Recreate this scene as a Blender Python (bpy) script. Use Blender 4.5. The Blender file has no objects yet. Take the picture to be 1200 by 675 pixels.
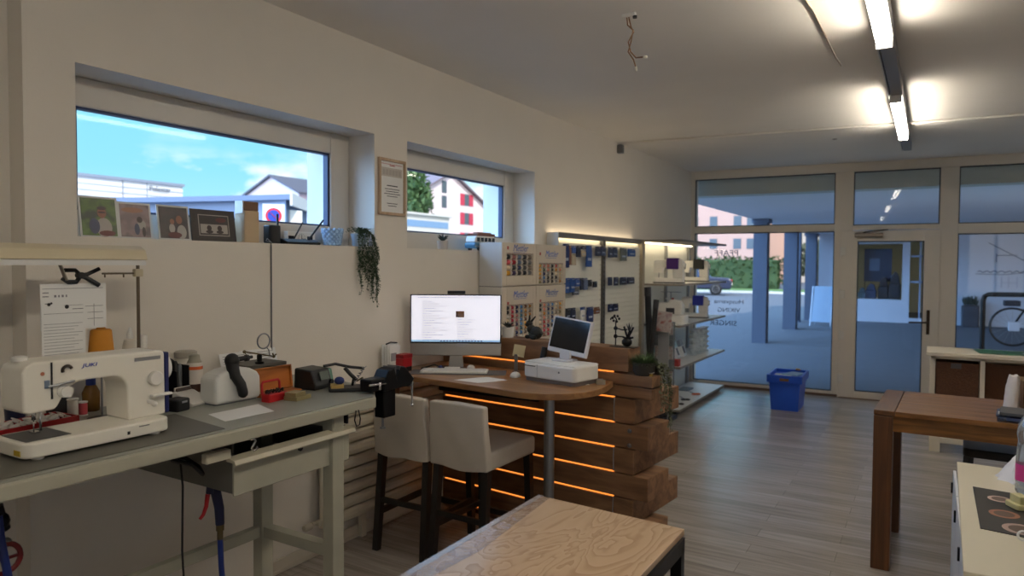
import bpy, bmesh, math, random
from mathutils import Vector, Matrix
random.seed(7)
C = bpy.context.scene.collection
SC = bpy.context.scene
PI = math.pi

# ---------------------------------------------------------------- materials
MATS = {}
def lin(c):
    return tuple((v/12.92 if v <= .04045 else ((v+.055)/1.055)**2.4) for v in (x/255 for x in c))
def mat(name, col, rough=.6, metal=0., noise=0., nscale=20., emit=0., coat=0., spec=.5, bump=0., bscale=200., trans=0., alpha=1.):
    """plain procedural surface: an sRGB colour with a little noise in it"""
    if name in MATS: return MATS[name]
    m = bpy.data.materials.new(name); m.use_nodes = True
    nt = m.node_tree; b = nt.nodes['Principled BSDF']
    c = lin(col)
    b.inputs['Roughness'].default_value = rough; b.inputs['Metallic'].default_value = metal
    b.inputs['Specular IOR Level'].default_value = spec
    b.inputs['Coat Weight'].default_value = coat
    b.inputs['Transmission Weight'].default_value = trans
    b.inputs['Alpha'].default_value = alpha
    b.inputs['Base Color'].default_value = (*c, 1)
    tc = nt.nodes.new('ShaderNodeTexCoord')
    n = nt.nodes.new('ShaderNodeTexNoise'); n.inputs['Scale'].default_value = nscale; n.inputs['Detail'].default_value = 3
    nt.links.new(tc.outputs['Object'], n.inputs['Vector'])
    mr = nt.nodes.new('ShaderNodeMapRange'); mr.inputs[3].default_value = 1-noise-.02; mr.inputs[4].default_value = 1+noise+.02
    nt.links.new(n.outputs['Fac'], mr.inputs[0])
    mx = nt.nodes.new('ShaderNodeVectorMath'); mx.operation = 'SCALE'; mx.inputs[0].default_value = c
    nt.links.new(mr.outputs[0], mx.inputs['Scale']); nt.links.new(mx.outputs[0], b.inputs['Base Color'])
    if emit:
        b.inputs['Emission Color'].default_value = (*c, 1); b.inputs['Emission Strength'].default_value = emit
    if bump:
        n2 = nt.nodes.new('ShaderNodeTexNoise'); n2.inputs['Scale'].default_value = bscale
        nt.links.new(tc.outputs['Object'], n2.inputs['Vector'])
        bp = nt.nodes.new('ShaderNodeBump'); bp.inputs['Strength'].default_value = bump; bp.inputs['Distance'].default_value = .01
        nt.links.new(n2.outputs['Fac'], bp.inputs['Height']); nt.links.new(bp.outputs[0], b.inputs['Normal'])
    MATS[name] = m
    return m
def wood(name, c1, c2, rough=.45, axis=0, scale=1., stretch=9., rings=6., coat=0.):
    if name in MATS: return MATS[name]
    m = bpy.data.materials.new(name); m.use_nodes = True
    nt = m.node_tree; b = nt.nodes['Principled BSDF']
    tc = nt.nodes.new('ShaderNodeTexCoord'); mp = nt.nodes.new('ShaderNodeMapping')
    s = [scale*stretch]*3; s[axis] = scale
    mp.inputs['Scale'].default_value = s
    nt.links.new(tc.outputs['Object'], mp.inputs['Vector'])
    n = nt.nodes.new('ShaderNodeTexNoise'); n.inputs['Scale'].default_value = 1.6; n.inputs['Detail'].default_value = 6; n.inputs['Distortion'].default_value = .6
    nt.links.new(mp.outputs[0], n.inputs['Vector'])
    w = nt.nodes.new('ShaderNodeMath'); w.operation = 'MULTIPLY'; w.inputs[1].default_value = rings
    nt.links.new(n.outputs['Fac'], w.inputs[0])
    sn = nt.nodes.new('ShaderNodeMath'); sn.operation = 'PINGPONG'; sn.inputs[1].default_value = 1.
    nt.links.new(w.outputs[0], sn.inputs[0])
    r = nt.nodes.new('ShaderNodeValToRGB')
    r.color_ramp.elements[0].color = (*lin(c1), 1); r.color_ramp.elements[1].color = (*lin(c2), 1)
    nt.links.new(sn.outputs[0], r.inputs[0]); nt.links.new(r.outputs[0], b.inputs['Base Color'])
    b.inputs['Roughness'].default_value = rough; b.inputs['Coat Weight'].default_value = coat; b.inputs['Coat Roughness'].default_value = .12
    MATS[name] = m
    return m
def glass(name, tint=(255, 255, 255), refl=.014):
    if name in MATS: return MATS[name]
    m = bpy.data.materials.new(name); m.use_nodes = True
    nt = m.node_tree; nt.nodes.remove(nt.nodes['Principled BSDF'])
    out = nt.nodes['Material Output']
    t = nt.nodes.new('ShaderNodeBsdfTransparent'); t.inputs[0].default_value = (*lin(tint), 1)
    g = nt.nodes.new('ShaderNodeBsdfGlossy'); g.inputs['Roughness'].default_value = .02
    lw = nt.nodes.new('ShaderNodeLayerWeight'); lw.inputs[0].default_value = .5
    pw = nt.nodes.new('ShaderNodeMath'); pw.operation = 'POWER'; pw.inputs[1].default_value = 5; nt.links.new(lw.outputs['Facing'], pw.inputs[0])
    f = nt.nodes.new('ShaderNodeMath'); f.operation = 'MULTIPLY_ADD'; f.inputs[1].default_value = .8; f.inputs[2].default_value = refl; nt.links.new(pw.outputs[0], f.inputs[0])
    mx = nt.nodes.new('ShaderNodeMixShader')
    nt.links.new(f.outputs[0], mx.inputs[0]); nt.links.new(t.outputs[0], mx.inputs[1]); nt.links.new(g.outputs[0], mx.inputs[2])
    nt.links.new(mx.outputs[0], out.inputs[0])
    MATS[name] = m
    return m

# ---------------------------------------------------------------- mesh builder
class MB:
    def __init__(s): s.bm = bmesh.new(); s.k = 0
    def mi(s, k): s.k = k; return s
    def _f(s, vs, smooth=False):
        try: f = s.bm.faces.new(vs)
        except ValueError: return
        f.material_index = s.k; f.smooth = smooth
    def box(s, x0, x1, y0, y1, z0, z1, M=None):
        v = []
        for z in (z0, z1):
            for x, y in ((x0, y0), (x1, y0), (x1, y1), (x0, y1)):
                p = Vector((x, y, z)); v.append(s.bm.verts.new(M @ p if M else p))
        for q in ((3, 2, 1, 0), (4, 5, 6, 7), (0, 1, 5, 4), (1, 2, 6, 5), (2, 3, 7, 6), (3, 0, 4, 7)): s._f([v[i] for i in q])
        return s
    def cbox(s, c, d, M=None):
        return s.box(c[0]-d[0]/2, c[0]+d[0]/2, c[1]-d[1]/2, c[1]+d[1]/2, c[2]-d[2]/2, c[2]+d[2]/2, M)
    def bar(s, p, q, w, h):
        """square bar from p to q"""
        p, q = Vector(p), Vector(q); d = (q-p); L = d.length
        M = Matrix.Translation(p) @ d.to_track_quat('Z', 'Y').to_matrix().to_4x4()
        return s.box(-w/2, w/2, -h/2, h/2, 0, L, M)
    def prism(s, pts, a0, a1, axis='z'):
        def P(u, v, w): return {'z': (u, v, w), 'y': (u, w, v), 'x': (w, u, v)}[axis]
        A = [s.bm.verts.new(P(u, v, a0)) for u, v in pts]; B = [s.bm.verts.new(P(u, v, a1)) for u, v in pts]
        n = len(pts)
        s._f(A[::-1]); s._f(B)
        for i in range(n): s._f([A[i], A[(i+1) % n], B[(i+1) % n], B[i]], n > 12)
        return s
    def tube(s, pts, r, n=8, cap=True, r2=None):
        pts = [Vector(p) for p in pts]; rings = []; N = len(pts); up = None
        for i, p in enumerate(pts):
            d = (pts[min(i+1, N-1)]-pts[max(i-1, 0)]).normalized()
            if up is None: up = d.orthogonal().normalized()
            else:
                up = up-d*up.dot(d); up = up.normalized() if up.length > 1e-6 else d.orthogonal().normalized()
            e = d.cross(up)
            rr = r if r2 is None else r+(r2-r)*i/max(N-1, 1)
            if callable(r): rr = r(i/max(N-1, 1))
            rings.append([s.bm.verts.new(p+(up*math.cos(2*PI*k/n)+e*math.sin(2*PI*k/n))*rr) for k in range(n)])
        for a, b in zip(rings, rings[1:]):
            for k in range(n): s._f([a[k], a[(k+1) % n], b[(k+1) % n], b[k]], n > 4)
        if cap: s._f(rings[0][::-1]); s._f(rings[-1])
        return s
    def lathe(s, prof, c=(0, 0, 0), n=16, M=None):
        rings = []; c = Vector(c)
        for r, z in prof:
            ring = []
            for k in range(n):
                p = Vector((r*math.cos(2*PI*k/n), r*math.sin(2*PI*k/n), z))
                if M: p = M @ p
                ring.append(s.bm.verts.new(c+p))
            rings.append(ring)
        for a, b in zip(rings, rings[1:]):
            for k in range(n): s._f([a[k], a[(k+1) % n], b[(k+1) % n], b[k]], True)
        s._f(rings[0][::-1]); s._f(rings[-1])
        return s
    def ball(s, c, r, n=12, sx=1, sy=1, sz=1):
        pr = [(max(r*math.sin(PI*i/(n//2)), 1e-4), -r*math.cos(PI*i/(n//2))) for i in range(n//2+1)]
        return s.lathe(pr, c, n, Matrix.Diagonal((sx, sy, sz)))
    def quad(s, a, b, c, d): s._f([s.bm.verts.new(p) for p in (a, b, c, d)]); return s
    def leaf(s, p, d, L, w, fold=.25):
        """a folded pointed leaf with a little thickness of form"""
        p, d = Vector(p), Vector(d).normalized(); e = d.cross(Vector((0, 0, 1)))
        e = e.normalized() if e.length > .01 else Vector((1, 0, 0)); u = e.cross(d)
        a = s.bm.verts.new(p); t = s.bm.verts.new(p+d*L)
        l = s.bm.verts.new(p+d*L*.45+e*w/2+u*w*fold); r = s.bm.verts.new(p+d*L*.45-e*w/2+u*w*fold); m = s.bm.verts.new(p+d*L*.5)
        s._f([a, m, l]); s._f([m, t, l]); s._f([a, r, m]); s._f([m, r, t])
        return s
    def obj(s, name, mats, parent=None, bevel=0., seg=2, sharp=.7):
        bmesh.ops.recalc_face_normals(s.bm, faces=s.bm.faces)
        for e in s.bm.edges:
            if len(e.link_faces) == 2 and e.calc_face_angle(0) > sharp: e.smooth = False
        me = bpy.data.meshes.new(name); s.bm.to_mesh(me); s.bm.free()
        for m in (mats if isinstance(mats, (list, tuple)) else [mats]): me.materials.append(m)
        o = bpy.data.objects.new(name, me); C.objects.link(o)
        if parent: o.parent = parent
        if bevel:
            b = o.modifiers.new('bevel', 'BEVEL'); b.width = bevel; b.segments = seg; b.limit_method = 'ANGLE'; b.angle_limit = .6
        return o
def T(name, label, cat, loc=(0, 0, 0), rz=0., group=None):
    o = bpy.data.objects.new(name, None); C.objects.link(o); o.empty_display_size = .1
    o.location = loc; o.rotation_euler = (0, 0, rz); o['label'] = label; o['category'] = cat
    if group: o['group'] = group
    return o
def tag(o, label, cat, group=None, loc=None, rz=None):
    o['label'] = label; o['category'] = cat
    if group: o['group'] = group
    if loc is not None: o.location = loc
    if rz is not None: o.rotation_euler = (0, 0, rz)
    return o
def ST(o, parent=None):
    o['kind'] = 'structure'
    return o
def text(name, body, size, m, parent, M, depth=.0006, align='CENTER', shear=0., sx=1.):
    cu = bpy.data.curves.new(name, 'FONT'); cu.body = body; cu.size = size; cu.extrude = depth; cu.align_x = align; cu.align_y = 'CENTER'; cu.shear = shear
    cu.resolution_u = 3
    t = bpy.data.objects.new(name+'_curve', cu); C.objects.link(t)
    dg = bpy.context.evaluated_depsgraph_get(); dg.update()
    me = bpy.data.meshes.new_from_object(t.evaluated_get(dg)); bpy.data.objects.remove(t); bpy.data.curves.remove(cu)
    me.name = name; me.transform(M @ Matrix.Diagonal((sx, 1, 1, 1))); me.materials.clear(); me.materials.append(m)
    o = bpy.data.objects.new(name, me); C.objects.link(o); o.parent = parent
    return o
def MX(loc, xdir, ydir):
    """matrix whose local x and y run along the two given directions"""
    x = Vector(xdir).normalized(); y = Vector(ydir).normalized(); z = x.cross(y)
    return Matrix(((x[0], y[0], z[0], loc[0]), (x[1], y[1], z[1], loc[1]), (x[2], y[2], z[2], loc[2]), (0, 0, 0, 1)))
def rbox(w, d, r, n=4):
    """rounded rectangle outline"""
    pts = []
    for cx, cy, a in ((w/2-r, d/2-r, 0), (-w/2+r, d/2-r, 90), (-w/2+r, -d/2+r, 180), (w/2-r, -d/2+r, 270)):
        for i in range(n+1):
            t = math.radians(a+90*i/n); pts.append((cx+r*math.cos(t), cy+r*math.sin(t)))
    return pts
def copy_tree(o, **kw):
    c = o.copy(); C.objects.link(c)
    for k in kw: c[k] = kw[k]
    for ch in o.children:
        d = ch.copy(); C.objects.link(d); d.parent = c
        for g in ch.children:
            h = g.copy(); C.objects.link(h); h.parent = d
    return c
def arc(c, r, a0, a1, n, plane='xz'):
    out = []
    for i in range(n+1):
        t = math.radians(a0+(a1-a0)*i/n); u, v = r*math.cos(t), r*math.sin(t)
        out.append((c[0]+u, c[1], c[2]+v) if plane == 'xz' else (c[0], c[1]+u, c[2]+v) if plane == 'yz' else (c[0]+u, c[1]+v, c[2]))
    return out

wallm = mat('wall_paint', (226, 219, 208), .75, noise=.015, nscale=3, bump=.06, bscale=90)
ceilm = mat('ceiling_paint', (236, 232, 226), .85, noise=.02, nscale=2)
framem = mat('frame_white', (212, 206, 196), .4)
bframem = mat('shop_front_frame', (224, 216, 204), .45)
white = mat('white_plastic', (232, 230, 224), .35)
cream = mat('cream_plastic', (236, 232, 220), .32)
black = mat('black_plastic', (18, 18, 20), .45)
blackm = mat('black_metal', (22, 22, 24), .4, .6)
chrome = mat('chrome', (210, 210, 212), .18, 1.)
steel = mat('brushed_steel', (150, 152, 156), .35, 1.)
grey = mat('grey_plastic', (110, 112, 114), .5)
paper = mat('white_paper', (232, 232, 230), .8)
ink = mat('printed_ink', (60, 62, 70), .8)
lightink = mat('pale_print', (150, 150, 156), .8)
blue = mat('blue_plastic', (22, 52, 140), .4)
navy = mat('navy_plastic', (24, 34, 92), .45)
red = mat('red_plastic', (176, 26, 32), .4)
orange = mat('orange_plastic', (214, 96, 40), .45)
winglass = glass('window_glass'); sideglass = glass('side_window_glass', (255, 255, 255), .004)

# ---------------------------------------------------------------- camera
cam = bpy.data.cameras.new('camera'); camo = bpy.data.objects.new('camera', cam); C.objects.link(camo)
R_ = ((0.857, -0.023, 0.515), (0.515, 0.026, -0.857), (0.007, 0.999, 0.034))
camo.matrix_world = Matrix([[*R_[0], 2.933], [*R_[1], 0.], [*R_[2], 1.7], [0, 0, 0, 1]])
cam.sensor_width = 36; cam.sensor_fit = 'HORIZONTAL'; cam.lens = 815/1200*36; cam.clip_end = 500; cam.clip_start = .05
SC.camera = camo
cam.dof.use_dof = True; cam.dof.focus_distance = 3.1; cam.dof.aperture_fstop = 2.6

# ---------------------------------------------------------------- sky and sun
W = bpy.data.worlds.new('world'); SC.world = W; W.use_nodes = True
nt = W.node_tree; bg = nt.nodes['Background']
tc = nt.nodes.new('ShaderNodeTexCoord'); sep = nt.nodes.new('ShaderNodeSeparateXYZ')
nt.links.new(tc.outputs['Generated'], sep.inputs[0])
ramp = nt.nodes.new('ShaderNodeValToRGB'); e = ramp.color_ramp.elements
e[0].position = 0.; e[0].color = (.44, .76, .88, 1); e[1].position = .75; e[1].color = (.5, .85, 1.4, 1)
for p_, c_ in ((.12, (.25, .64, .84, 1)), (.26, (.19, .60, .85, 1)), (.40, (.34, .70, 1.10, 1))):
    x = ramp.color_ramp.elements.new(p_); x.color = c_
nt.links.new(sep.outputs[2], ramp.inputs[0])
mp = nt.nodes.new('ShaderNodeMapping'); mp.inputs['Scale'].default_value = (1, 1, 2.6)
nt.links.new(tc.outputs['Generated'], mp.inputs[0])
no = nt.nodes.new('ShaderNodeTexNoise'); no.inputs['Scale'].default_value = 5.2; no.inputs['Detail'].default_value = 7; no.inputs['Roughness'].default_value = .55
nt.links.new(mp.outputs[0], no.inputs['Vector'])
cr = nt.nodes.new('ShaderNodeMapRange'); cr.inputs[1].default_value = .50; cr.inputs[2].default_value = .60; cr.clamp = True
nt.links.new(no.outputs['Fac'], cr.inputs[0])
hz = nt.nodes.new('ShaderNodeMapRange'); hz.inputs[1].default_value = .11; hz.inputs[2].default_value = .15; hz.inputs[3].default_value = 1; hz.inputs[4].default_value = .12; hz.clamp = True
nt.links.new(sep.outputs[2], hz.inputs[0])
mu = nt.nodes.new('ShaderNodeMath'); mu.operation = 'MULTIPLY'; nt.links.new(cr.outputs[0], mu.inputs[0]); nt.links.new(hz.outputs[0], mu.inputs[1])
mx = nt.nodes.new('ShaderNodeMix'); mx.data_type = 'RGBA'; mx.inputs[7].default_value = (.95, .97, 1., 1)
nt.links.new(mu.outputs[0], mx.inputs[0]); nt.links.new(ramp.outputs[0], mx.inputs[6]); nt.links.new(mx.outputs[2], bg.inputs[0])
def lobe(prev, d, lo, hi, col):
    # added bright patch of sky, out of view, to light reveals and room
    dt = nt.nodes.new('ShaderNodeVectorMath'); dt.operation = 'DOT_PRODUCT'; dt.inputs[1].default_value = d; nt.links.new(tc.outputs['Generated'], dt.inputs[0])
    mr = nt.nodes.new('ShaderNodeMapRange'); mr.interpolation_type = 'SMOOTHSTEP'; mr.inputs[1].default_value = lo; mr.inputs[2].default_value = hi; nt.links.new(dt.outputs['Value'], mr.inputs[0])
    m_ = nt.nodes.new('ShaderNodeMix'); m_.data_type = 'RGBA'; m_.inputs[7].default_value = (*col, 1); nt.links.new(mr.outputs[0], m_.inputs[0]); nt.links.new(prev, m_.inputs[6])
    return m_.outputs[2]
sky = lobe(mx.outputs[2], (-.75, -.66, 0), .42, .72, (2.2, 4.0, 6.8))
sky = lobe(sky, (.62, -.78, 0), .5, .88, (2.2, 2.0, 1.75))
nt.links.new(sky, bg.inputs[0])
sun = bpy.data.lights.new('sun', 'SUN'); sun.energy = 2.7; sun.angle = .01; sun.color = (1., .95, .86)
so = bpy.data.objects.new('sun', sun); C.objects.link(so)
so.rotation_euler = Vector((-.62, .28, -.75)).to_track_quat('-Z', 'Y').to_euler()   # light comes from behind the shop's right side
SC.view_settings.view_transform = 'Standard'; SC.view_settings.look = 'None'; SC.view_settings.gamma = 1; SC.view_settings.exposure = .42
SC.view_settings.use_curve_mapping = False

# ---------------------------------------------------------------- room shell
L = 9.876; HC = 3.028; XR = 6.6; YF = -3.2; BA = math.atan2(.041, .999)
def floor_mat():
    m = bpy.data.materials.new('vinyl_planks'); m.use_nodes = True; nt = m.node_tree; b = nt.nodes['Principled BSDF']
    tc = nt.nodes.new('ShaderNodeTexCoord')
    br = nt.nodes.new('ShaderNodeTexBrick'); br.offset = .37; br.inputs['Scale'].default_value = 1
    br.inputs['Brick Width'].default_value = 1.25; br.inputs['Row Height'].default_value = .15; br.inputs['Mortar Size'].default_value = .0012; br.inputs['Mortar Smooth'].default_value = .3
    br.inputs['Color1'].default_value = (*lin((172, 164, 157)), 1); br.inputs['Color2'].default_value = (*lin((154, 146, 139)), 1); br.inputs['Mortar'].default_value = (*lin((96, 88, 82)), 1); br.inputs['Bias'].default_value = 0
    nt.links.new(tc.outputs['Object'], br.inputs['Vector'])
    mp = nt.nodes.new('ShaderNodeMapping'); mp.inputs['Scale'].default_value = (1.2, 16, 1); nt.links.new(tc.outputs['Object'], mp.inputs[0])
    n = nt.nodes.new('ShaderNodeTexNoise'); n.inputs['Scale'].default_value = 1.6; n.inputs['Detail'].default_value = 6; n.inputs['Distortion'].default_value = .5
    nt.links.new(mp.outputs[0], n.inputs['Vector'])
    r = nt.nodes.new('ShaderNodeMapRange'); r.inputs[1].default_value = .3; r.inputs[2].default_value = .7; r.inputs[3].default_value = .74; r.inputs[4].default_value = 1.14
    nt.links.new(n.outputs['Fac'], r.inputs[0])
    v = nt.nodes.new('ShaderNodeVectorMath'); v.operation = 'SCALE'; nt.links.new(br.outputs['Color'], v.inputs[0]); nt.links.new(r.outputs[0], v.inputs['Scale'])
    nt.links.new(v.outputs[0], b.inputs['Base Color']); b.inputs['Roughness'].default_value = .24
    bp = nt.nodes.new('ShaderNodeBump'); bp.inputs['Strength'].default_value = .05; nt.links.new(n.outputs['Fac'], bp.inputs['Height']); nt.links.new(bp.outputs[0], b.inputs['Normal'])
    return m
ST(MB().box(-.45, XR+.2, YF-.2, L+.35, -.08, 0).obj('floor', floor_mat()))
ST(MB().box(-.45, XR+.2, YF-.2, L+.35, HC, HC+.25).obj('ceiling', ceilm))
W1 = (1.498, 3.238, 1.80, 2.492); W2 = (3.55, 5.255, 1.80, 2.495)
w = MB(); X0 = -.44
w.box(X0, -.11, YF, 1.31, 0, HC)                                   # set back stretch at the near end
w.box(X0, 0, 1.31, 2.456, 0, 1.80); w.box(X0, 0, 1.31, W1[0], 1.80, HC)
w.box(X0, -.10, 2.456, 5.6, 0, .94); w.box(X0, 0, 2.456, 5.6, .94, 1.80)
w.box(X0, 0, W1[0], W1[1], W1[3], HC); w.box(X0, 0, W1[1], W2[0], 1.80, HC); w.box(X0, 0, W2[0], W2[1], W2[3], HC)
w.box(X0, -.287, 3.105, W1[1], 1.80, W1[3]); w.box(X0, -.287, 5.118, W2[1], 1.80, W2[3]); w.box(X0, 0, W2[1], 5.6, 1.80, HC); w.box(X0, 0, 5.6, L+.3, 0, HC)
ST(w.obj('wall_left', wallm))
ST(MB().box(XR, XR+.2, YF-.2, L+.35, 0, HC).obj('wall_right', wallm))
w = MB(); FILL_WINDOWS = ((4.9, 6.3),)
w.box(-.45, XR+.2, YF-.2, YF, 0, .85).box(-.45, XR+.2, YF-.2, YF, 2.75, HC)
for a_, b_ in ((-.45, 4.9), (6.3, XR+.2)): w.box(a_, b_, YF-.2, YF, .85, 2.75)
ST(w.obj('wall_front', wallm))
ST(MB().box(-.46, 60, -40, YF-.3, -.25, -.05).obj('ground', mat('yard_paving', (150, 150, 148), .9)))
for i_, (a_, b_) in enumerate(FILL_WINDOWS):  # added window behind the camera, there to let in extra daylight
    f = MB(); [f.box(q[0], q[1], YF-.15, YF-.08, q[2], q[3]) for q in ((a_, a_+.07, .85, 2.75), (b_-.07, b_, .85, 2.75), (a_, b_, .85, .92), (a_, b_, 2.68, 2.75), ((a_+b_)/2-.04, (a_+b_)/2+.04, .92, 2.68))]
    fr = ST(f.obj('window_%d' % (20+i_), framem)); MB().box(a_+.07, b_-.07, YF-.118, YF-.112, .92, 2.68).obj('pane', winglass, fr)
b = MB().box(-.1, -.082, 2.456, 5.6, 0, .075); b.box(-.082, -.076, 2.456, 5.6, 0, .02)
ST(b.obj('baseboard_left', mat('baseboard_paint', (205, 196, 180), .5), bevel=.003))
ST(MB().box(-.001, .0022, 2.449, 2.456, 1.1, 1.8).obj('trim_1', mat('joint_taupe', (120, 110, 98), .8)))  # narrow darker strip along the vertical wall joint
gask = mat('gasket_blue', (46, 58, 92), .5)
for i, (y0, y1, z0, z1) in enumerate((W1, W2)):
    py0, py1, pz0, pz1 = y0+.105, y1-.155, 1.922, z1-.125
    f = MB()
    for a in ((y0, py0, z0, z1), (py1, y1, z0, z1), (py0, py1, z0, pz0), (py0, py1, pz1, z1)):
        f.box(-.285, -.21, a[0], a[1], a[2], a[3])
    fr = ST(f.obj('window_%d' % (i+1), framem, bevel=.006))
    g = MB()
    for a in ((py0, py0+.014, pz0, pz1), (py1-.014, py1, pz0, pz1), (py0, py1, pz0, pz0+.01), (py0, py1, pz1-.01, pz1)):
        g.box(-.262, -.225, a[0], a[1], a[2], a[3])
    g.obj('gasket', gask, fr)
    MB().box(-.252, -.246, py0, py1, pz0, pz1).obj('pane', sideglass, fr)
    MB().box(-.46, -.286, y0, y1, z0-.03, z0+.02).obj('outer_sill', mat('sill_metal', (170, 176, 184), .35, .7), fr)

# shop front: s runs along it, local y points outdoors
SF = Matrix.Translation((0, L, 0)) @ Matrix.Rotation(BA, 4, 'Z')
def SFO(o): o.matrix_world = SF; return o
b = MB(); D0, D1 = -.035, .045
for s0, s1, z0, z1 in ((-.02, .046, 0, HC), (.046, 6.7, 2.911, HC), (1.861, 2.075, 0, 2.911), (3.024, 3.217, 0, 2.911), (5.0, 5.2, 0, 2.911),
                       (.046, 1.861, 2.155, 2.245), (2.075, 3.024, 2.165, 2.225), (3.217, 5.0, 2.105, 2.225), (5.2, 6.7, 2.105, 2.225),
                       (.046, 1.861, 0, .065), (3.217, 5.0, 0, .065), (5.2, 6.7, 0, .065)):
    b.box(s0, s1, D0, D1, z0, z1)
wb = ST(SFO(b.obj('wall_back', bframem, bevel=.005)))
k = 1
for s0, s1, z0, z1 in ((.046, 1.861, .065, 2.155), (.046, 1.861, 2.245, 2.911), (2.075, 3.024, 2.225, 2.911), (3.217, 5.0, .065, 2.105), (3.217, 5.0, 2.225, 2.911),
                       (5.2, 6.7, .065, 2.105), (5.2, 6.7, 2.225, 2.911)):
    g = MB()
    for q in ((s0, s0+.012, z0, z1), (s1-.012, s1, z0, z1), (s0, s1, z0, z0+.012), (s0, s1, z1-.012, z1)): g.box(q[0], q[1], -.012, .02, q[2], q[3])
    wf = ST(SFO(g.obj('window_%d' % (k+2), mat('dark_gasket', (48, 50, 54), .6))))
    p = MB().box(s0, s1, 0, .006, z0, z1).obj('pane', winglass, wf); k += 1
    if k == 2:
        gl = mat('glass_lettering', (70, 74, 96), .6)
        for body, s, z, size in (('PFAFF', .487, 1.872, .115), ('Husqvarna', .53, 1.195, .085), ('VIKING', .53, 1.075, .085), ('SINGER', .46, .889, .1)):
            text('lettering', body, size, gl, wf, MX((s, .009, z), (-1, 0, 0), (0, 0, 1)) , sx=1.12)
# glazed door
df = MB()
for q in ((1.935, 2.135, 0, 2.155), (2.87, 3.04, 0, 2.155), (2.135, 2.87, 0, .095), (2.135, 2.87, 2.02, 2.155)): df.box(q[0], q[1], -.075, .0, q[2], q[3])
door = ST(SFO(df.obj('door_1', bframem, bevel=.006)))
MB().box(2.135, 2.87, -.04, -.033, .095, 2.02).obj('pane', winglass, door)
g = MB()
for q in ((2.135, 2.147, .095, 2.02), (2.858, 2.87, .095, 2.02), (2.135, 2.87, .095, .107), (2.135, 2.87, 2.008, 2.02)): g.box(q[0], q[1], -.05, -.02, q[2], q[3])
g.obj('gasket', MATS['dark_gasket'], door)
h = MB().box(2.91, 2.945, -.088, -.075, .87, 1.17); h.obj('handle_plate', mat('bronze_handle', (66, 52, 38), .35, .7), door, bevel=.004)
MB().tube([(2.928, -.08, 1.02), (2.928, -.13, 1.02), (2.90, -.14, 1.02), (2.72, -.14, 1.015)], .011).obj('door_handle', MATS['bronze_handle'], door)
c = MB().box(2.1, 2.42, -.13, -.075, 2.07, 2.125); c.obj('door_closer', mat('closer_grey', (120, 112, 104), .4, .5), door, bevel=.008)
MB().bar((2.2, -.1, 2.13), (2.3, -.13, 2.15), .02, .012).bar((2.3, -.13, 2.15), (2.47, -.05, 2.165), .02, .012).obj('closer_arm', blackm, door)
for z in (1.89, 1.34, .81, .25):
    MB().box(1.955, 2.0, -.105, -.075, z-.05, z+.05).tube([(1.948, -.095, z-.06), (1.948, -.095, z+.06)], .013).obj('hinge', mat('hinge_white', (222, 218, 210), .4), door, bevel=.004)
ST(MB().box(1.95, 3.05, -.09, .06, 0, .012).obj('trim_2', mat('threshold', (120, 96, 74), .5), None)).matrix_world = SF
ST(MB().box(.05, 6.5, -.05, -.036, 0, .03).obj('baseboard_back', mat('baseboard_brown', (106, 84, 66), .5))).matrix_world = SF
# ---------------------------------------------------------------- world-space helper: parts given in room coordinates
def WM(o):
    M = Matrix.Identity(4)
    while o: M = o.matrix_basis @ M; o = o.parent
    return M
def _wobj(s, name, mats, parent, **k):
    o = s.obj(name, mats, parent, **k); o.data.transform(WM(parent).inverted()); return o
MB.wobj = _wobj
def solo(mb, name, mats, label, cat, base, group=None, rz=0., **k):
    """a thing that is one mesh, its origin at its base; the mesh is given in room coordinates"""
    o = mb.obj(name, mats, None, **k); M = Matrix.Translation(base) @ Matrix.Rotation(rz, 4, 'Z')
    o.data.transform(M.inverted()); return tag(o, label, cat, group, base, rz)
def wtext(name, body, size, m, parent, loc, xd, yd, **k):
    return text(name, body, size, m, parent, WM(parent).inverted() @ MX(loc, xd, yd), **k)
BZ = 1.10
# ---------------------------------------------------------------- workbench
benchm = mat('bench_paint', (168, 166, 150), .45, noise=.02)
topm = mat('bench_linoleum', (146, 148, 138), .32, noise=.03, nscale=8)
wb_ = T('workbench', 'long grey-green metal workbench under the wide window', 'workbench', (.4, 1.2, 0))
outl = [(.015, -.5), (.808, -.5), (.808, 2.356), (.60, 2.56), (.015, 2.62)]
MB().prism(outl, BZ-.052, BZ-.004).wobj('worktop', benchm, wb_, bevel=.006)
MB().prism([(.016, -.5), (.795, -.5), (.795, 2.35), (.595, 2.548), (.016, 2.61)], BZ-.004, BZ).wobj('top_sheet', topm, wb_)
for x, y in ((.705, 2.165), (.25, 2.165), (.705, -.3), (.25, -.3)):
    MB().box(x, x+.062, y-.033, y+.033, .012, BZ-.052).box(x+.006, x+.056, y-.027, y+.027, 0, .012).wobj('leg', benchm, wb_, bevel=.004)
MB().box(.31, .706, 2.14, 2.19, .425, .475).wobj('end_rail', benchm, wb_, bevel=.003)
MB().box(.262, .30, -.27, 2.135, .425, .475).wobj('rear_rail', benchm, wb_, bevel=.003)
MB().box(.25, .77, 2.135, 2.195, BZ-.105, BZ-.053).wobj('top_rail', benchm, wb_, bevel=.003)
dr = MB().box(.10, .735, 1.662, 1.668, .838, .985).box(.10, .735, 2.236, 2.242, .838, .985).box(.10, .735, 1.668, 2.236, .838, .844).box(.10, .106, 1.668, 2.236, .844, .985).wobj('drawer', mat('drawer_steel', (112, 110, 104), .5, .3), wb_)
MB().box(.735, .746, 1.655, 2.25, .832, .968).wobj('drawer_front', benchm, dr, bevel=.003)
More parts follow.
